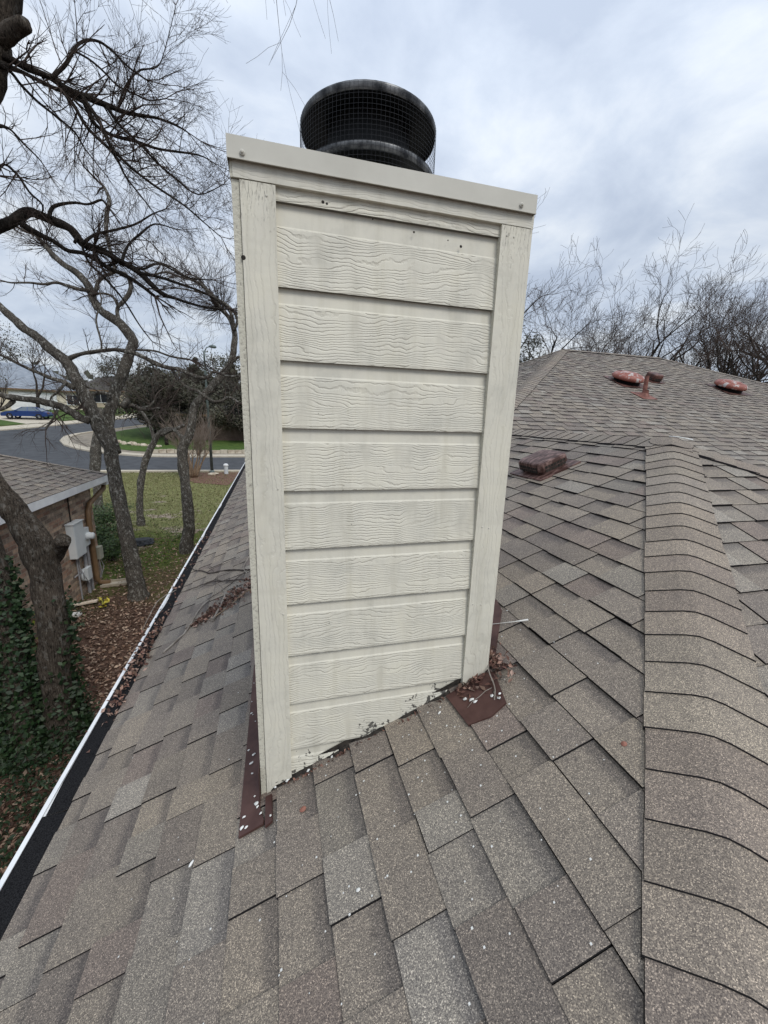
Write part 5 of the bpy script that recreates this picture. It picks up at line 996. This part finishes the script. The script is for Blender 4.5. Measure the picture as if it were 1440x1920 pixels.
shrub(-3.5, 7.9, .4, .3, 30, 6, 'single yellow leafy sprig below the electrical panel', ((.5, .42, .06), (.4, .4, .08)), 'vine', (.04, .06))
rng = random.Random(43); P = []
for i in range(30000):
    x = rng.uniform(-5.2, -1.2); y = rng.uniform(1, 13) if rng.random() < .85 else rng.uniform(13, 22)
    if y > 8 and rng.random() > .45-(y-8)*.05: continue
    if x < NX and y < NY: continue
    P.append((x, y, -3.195+rng.random()*.03))
LT = ((.20, .125, .085), (.14, .085, .06), (.27, .18, .13), (.09, .055, .04), (.36, .27, .20))
leaf_quads('leaf_litter', P, M_LITTER, 'brown fallen leaves covering the ground between the two houses', 'fallen leaves', sz=(.022, .045), cols=LT, seed=5)
# grass tufts
rng = random.Random(44); mb = MB()
for i in range(34000):
    y = rng.uniform(4, 29); x = rng.uniform(-7.5 if y < 14 else -12, -1.0) 
    if y > 29 or (x < NX-.1 and y < NY+.1): continue
    dnz = noise.noise(Vector((x*.6, y*.4, 2)))
    if y < 14 and dnz+(y-9)*.09 < .05: continue
    a = rng.uniform(0, 6.28); hh = rng.uniform(.03, .07); wd = rng.uniform(.006, .012)*(1+y*.08); t_ = max(0, min(1, (y-12)/5+dnz*.6)); g = (.055+.12*t_, .09+.075*t_, .025+.05*t_); k = rng.uniform(.7, 1.3); g = tuple(q*k for q in g)
    z = H(y); mb.face([(x-math.cos(a)*wd, y-math.sin(a)*wd, z), (x+math.cos(a)*wd, y+math.sin(a)*wd, z), (x+rng.gauss(0, .03), y+rng.gauss(0, .03), z+hh)], 0, g)
tag(mb.build('grass', M_LEAF, color=True), 'yellow-green winter grass between the houses and the street', 'grass', kind='stuff')
# roof debris
NRM = Vector((-SI, 0, CO))
def onroof(x, y, o=.012): return Vector((x, y, zl(x)))+NRM*(o-.0075)
def branch(pts, r0, r1, label, col, seed, side=4, sl_=.2):
    rng = random.Random(seed); P = [onroof(x, y, .016+(q[0] if q else 0)) for x, y, *q in pts]; mb = MB(); S = smooth_path([(*p, r0+(r1-r0)*i/(len(P)-1)) for i, p in enumerate(P)], 5)
    mb.tube([Vector(q[:3])+NRM*rng.uniform(-.002, .003) for q in S], [q[3]*rng.uniform(.85, 1.2) for q in S], 6)
    for j in range(side):
        q = S[rng.randrange(2, len(S)-1)]; a = rng.uniform(0, 6.28); x, y = q[0], q[1]; L_ = sl_*rng.uniform(.5, 1.2); pp = [onroof(x, y, .016)]
        for k in range(4): a += rng.gauss(0, .3); x += math.cos(a)*L_/4; y += math.sin(a)*L_/4; pp.append(onroof(x, y, .016+rng.random()*.012))
        mb.tube(pp, [q[3]*.6, q[3]*.5, q[3]*.45, q[3]*.35, q[3]*.25], 4)
    return tag(mb.build('fallen_branch', col), label, 'branch')
M_PALEW = noisy('weathered_pale_twig', (.17, .145, .12), (.30, .27, .235), 14, .9); M_DKTW = noisy('dark_fallen_twig', (.045, .035, .03), (.09, .075, .065), 14, .9)
branch([(-.66, 1.45), (-.60, 1.54), (-.553, 1.626), (-.53, 1.78), (-.505, 1.943), (-.44, 2.06), (-.395, 2.15, .05), (-.36, 2.12), (-.33, 1.95)], .0065, .003, 'long thin pale branch lying across the shingles toward the gutter', M_PALEW, 1, 3)
branch([(-.375, 1.60), (-.35, 1.72), (-.325, 1.86, .01), (-.315, 1.96, .02)], .0115, .006, 'short thick pale stick on the leaf pile left of the chimney', M_PALEW, 2, 1)
branch([(-.10, 2.22), (-.22, 2.36), (-.304, 2.472), (-.42, 2.60), (-.543, 2.695), (-.65, 2.9), (-.747, 3.04), (-.84, 3.3), (-.95, 3.5, .02)], .008, .003, 'dark forked branch beside the chimney reaching the gutter, farther one', M_DKTW, 3, 6, .35)
branch([(-.08, 1.98), (-.2, 2.12), (-.329, 2.256), (-.481, 2.416), (-.56, 2.46), (-.625, 2.469), (-.72, 2.5), (-.791, 2.511)], .0065, .0025, 'dark slender branch on the shingles between chimney and gutter, nearer one', M_DKTW, 4, 6, .3)
branch([(-.07, 1.72, .02), (-.15, 1.78, .02), (-.26, 1.72), (-.36, 1.64)], .005, .0035, 'reddish twig angled over the leaf pile by the chimney', M_TAN, 5, 2, .15)
branch([(-.13, 2.75, .03), (-.16, 2.45, .05), (-.20, 2.32, .03), (-.16, 2.15, .02)], .0055, .003, 'pale crooked twig standing over the leaves behind the chimney', M_PALEW, 6, 4, .25)
branch([(.775, -.13), (.80, -.09, .01), (.815, -.03, .02), (.838, .02, .02)], .003, .0018, 'thin twig on the brown flashing at the chimney corner', M_PALEW, 8, 3, .1)
branch([(-.80, 2.55, .03), (-.90, 2.42, .05), (-.93, 2.2, .03), (-.97, 2.05, -.02)], .004, .002, 'curved thin twig hanging over the gutter lip', M_PALEW, 9, 0)
RL = ((.18, .095, .07), (.11, .055, .042), (.27, .165, .125), (.07, .038, .03), (.36, .25, .20), (.14, .09, .065))
rng = random.Random(51); P = []
for i in range(520):
    t_ = rng.random(); x = -.10-.42*t_+rng.gauss(0, .02); y = 1.93-.25*t_+rng.gauss(0, .09*(1-t_)+.025); P.append(onroof(min(x, -.01), y, .012+rng.random()*.035*(1-t_)))
leaf_quads('leaf_pile', P, M_LITTER, 'reddish dead leaves heaped left of the chimney', 'fallen leaves', sz=(.010, .021), cols=RL, seed=6, flat=.8)
P = []
for i in range(430):
    y = rng.gauss(1.50, .28) if rng.random() < .6 else rng.uniform(.9, 4.5); x = -.80+rng.gauss(0, .035)-(.02 if rng.random() < .5 else 0)
    if x > -.76 and abs(y-1.45) > .12: continue
    P.append((x, y, gz+.012+rng.random()*.03+(max(0, x+.78)*TP)))
leaf_quads('leaf_drift', P, M_LITTER, 'reddish dead leaves caught along the gutter guard', 'fallen leaves', sz=(.010, .02), cols=RL, seed=7, flat=.8)
P = []
for i in range(230):
    a = rng.random(); x = .835+abs(rng.gauss(0, .028)); y = rng.gauss(.01, .05)+a*.05; P.append(onroof(x, y, .012+rng.random()*.03))
for i in range(70): P.append(onroof(rng.uniform(.69, .83), rng.uniform(-.10, -.005)*rng.random()-.004, .016+rng.random()*.012))
leaf_quads('leaf_heap', P, M_LITTER, 'small brown leaves heaped at the right corner of the chimney', 'fallen leaves', sz=(.007, .015), cols=RL, seed=8, flat=.9)
P = [onroof(.07+i*.012+rng.gauss(0, .004), -.012+rng.gauss(0, .004), .012) for i in range(20)]+[onroof(rng.uniform(.1, .7), rng.uniform(-.02, -.004), .012) for i in range(50)]
leaf_quads('leaf_crumbs', P, M_LITTER, 'dark leaf crumbs along the foot of the chimney siding', 'fallen leaves', sz=(.004, .010), cols=RL[:4], seed=9, flat=.9)
def disc(name, x, y, r, col, label, cat, el=1.0, rot=0, grp=None):
    mb = MB(); c = onroof(x, y, .0135); U = Vector((CO, 0, SI)); V_ = Vector((0, 1, 0)); k = 12; top = []
    for i in range(k):
        a = 6.283*i/k; uu, vv = math.cos(a)*r, math.sin(a)*r*el; top.append(c+U*(uu*math.cos(rot)-vv*math.sin(rot))+V_*(uu*math.sin(rot)+vv*math.cos(rot)))
    for i in range(k): mb.face([c+NRM*.004, top[i], top[(i+1) % k]]); mb.face([top[i], top[i]-NRM*.002, top[(i+1) % k]-NRM*.002, top[(i+1) % k]])
    return tag(mb.build(name, col), label, cat, grp)
M_RLEAF = noisy('red_brown_leaf', (.22, .09, .065), (.30, .14, .10), 60, .7)
disc('dead_leaf', .13, -.132, .011, M_RLEAF, 'small red-brown leaf on the shingles below the left corner board', 'leaf', .8)
disc('dead_leaf', .97, -.455, .008, M_RLEAF, 'small red leaf fragment left of the hip cap, upper one', 'leaf', .9); disc('dead_leaf', .905, -.61, .009, M_RLEAF, 'small red leaf fragment against the hip cap, lower one', 'leaf', 1.1)
disc('paint_chip', -.206, -.106, .010, M_SEAL, 'white oval chip on the shingles near the brown flashing', 'chip', .45, .9); disc('paint_chip', .247, -.422, .006, M_SEAL, 'small round white chip low in the middle of the roof', 'chip', .7); disc('paint_chip', .607, -.06, .007, M_SEAL, 'white curved paint flake left of the flashing plate', 'chip', .4, .4)
rng = random.Random(61); mb = MB()
for i in range(230):
    y = rng.gauss(-.2, .35); x = rng.gauss(.45, .35)
    if y > -.02 and -.02 < x < .83 or x-y > 1.4 or x < EAVE+.05: continue
    c = onroof(x, y, .013); r_ = rng.uniform(.0012, .0028); mb.face([c+Vector((CO*r_*a, r_*b_, SI*r_*a)) for a, b_ in ((-1, -1), (1, -.8), (.9, 1), (-.8, .9))], 0, (.65, .65, .62))
tag(mb.build('paint_specks', M_VC, color=True), 'tiny white paint specks scattered over the shingles', 'paint specks', kind='stuff')
# twigs hanging into the top of the frame from a branch overhead
root = tag(empty('overhanging_branch', (-.2, 2.6, 3.6)), 'thin bare twigs hanging down into the top of the sky', 'branch'); mb = MB(); rng = random.Random(70)
mb.tube([(-3.6, 3.6, 4.7), (-1.6, 3.1, 4.6), (.2, 2.9, 4.6), (1.6, 3.0, 4.7)], [.03, .02, .014, .008], 6)
for i in range(12):
    t_ = rng.random(); x = -1.5+2.2*t_; p = Vector((x, 3.0+rng.gauss(0, .1), 4.6)); grow(mb, p, (rng.gauss(0, .35), rng.gauss(0, .3), -1), .0035, rng.uniform(.5, 1.0), 2, rng, -.08, 3, (1, 3), wob=.14, rmin=.0012, maxl=3)
mb.build('twig', M_TWIG, root)
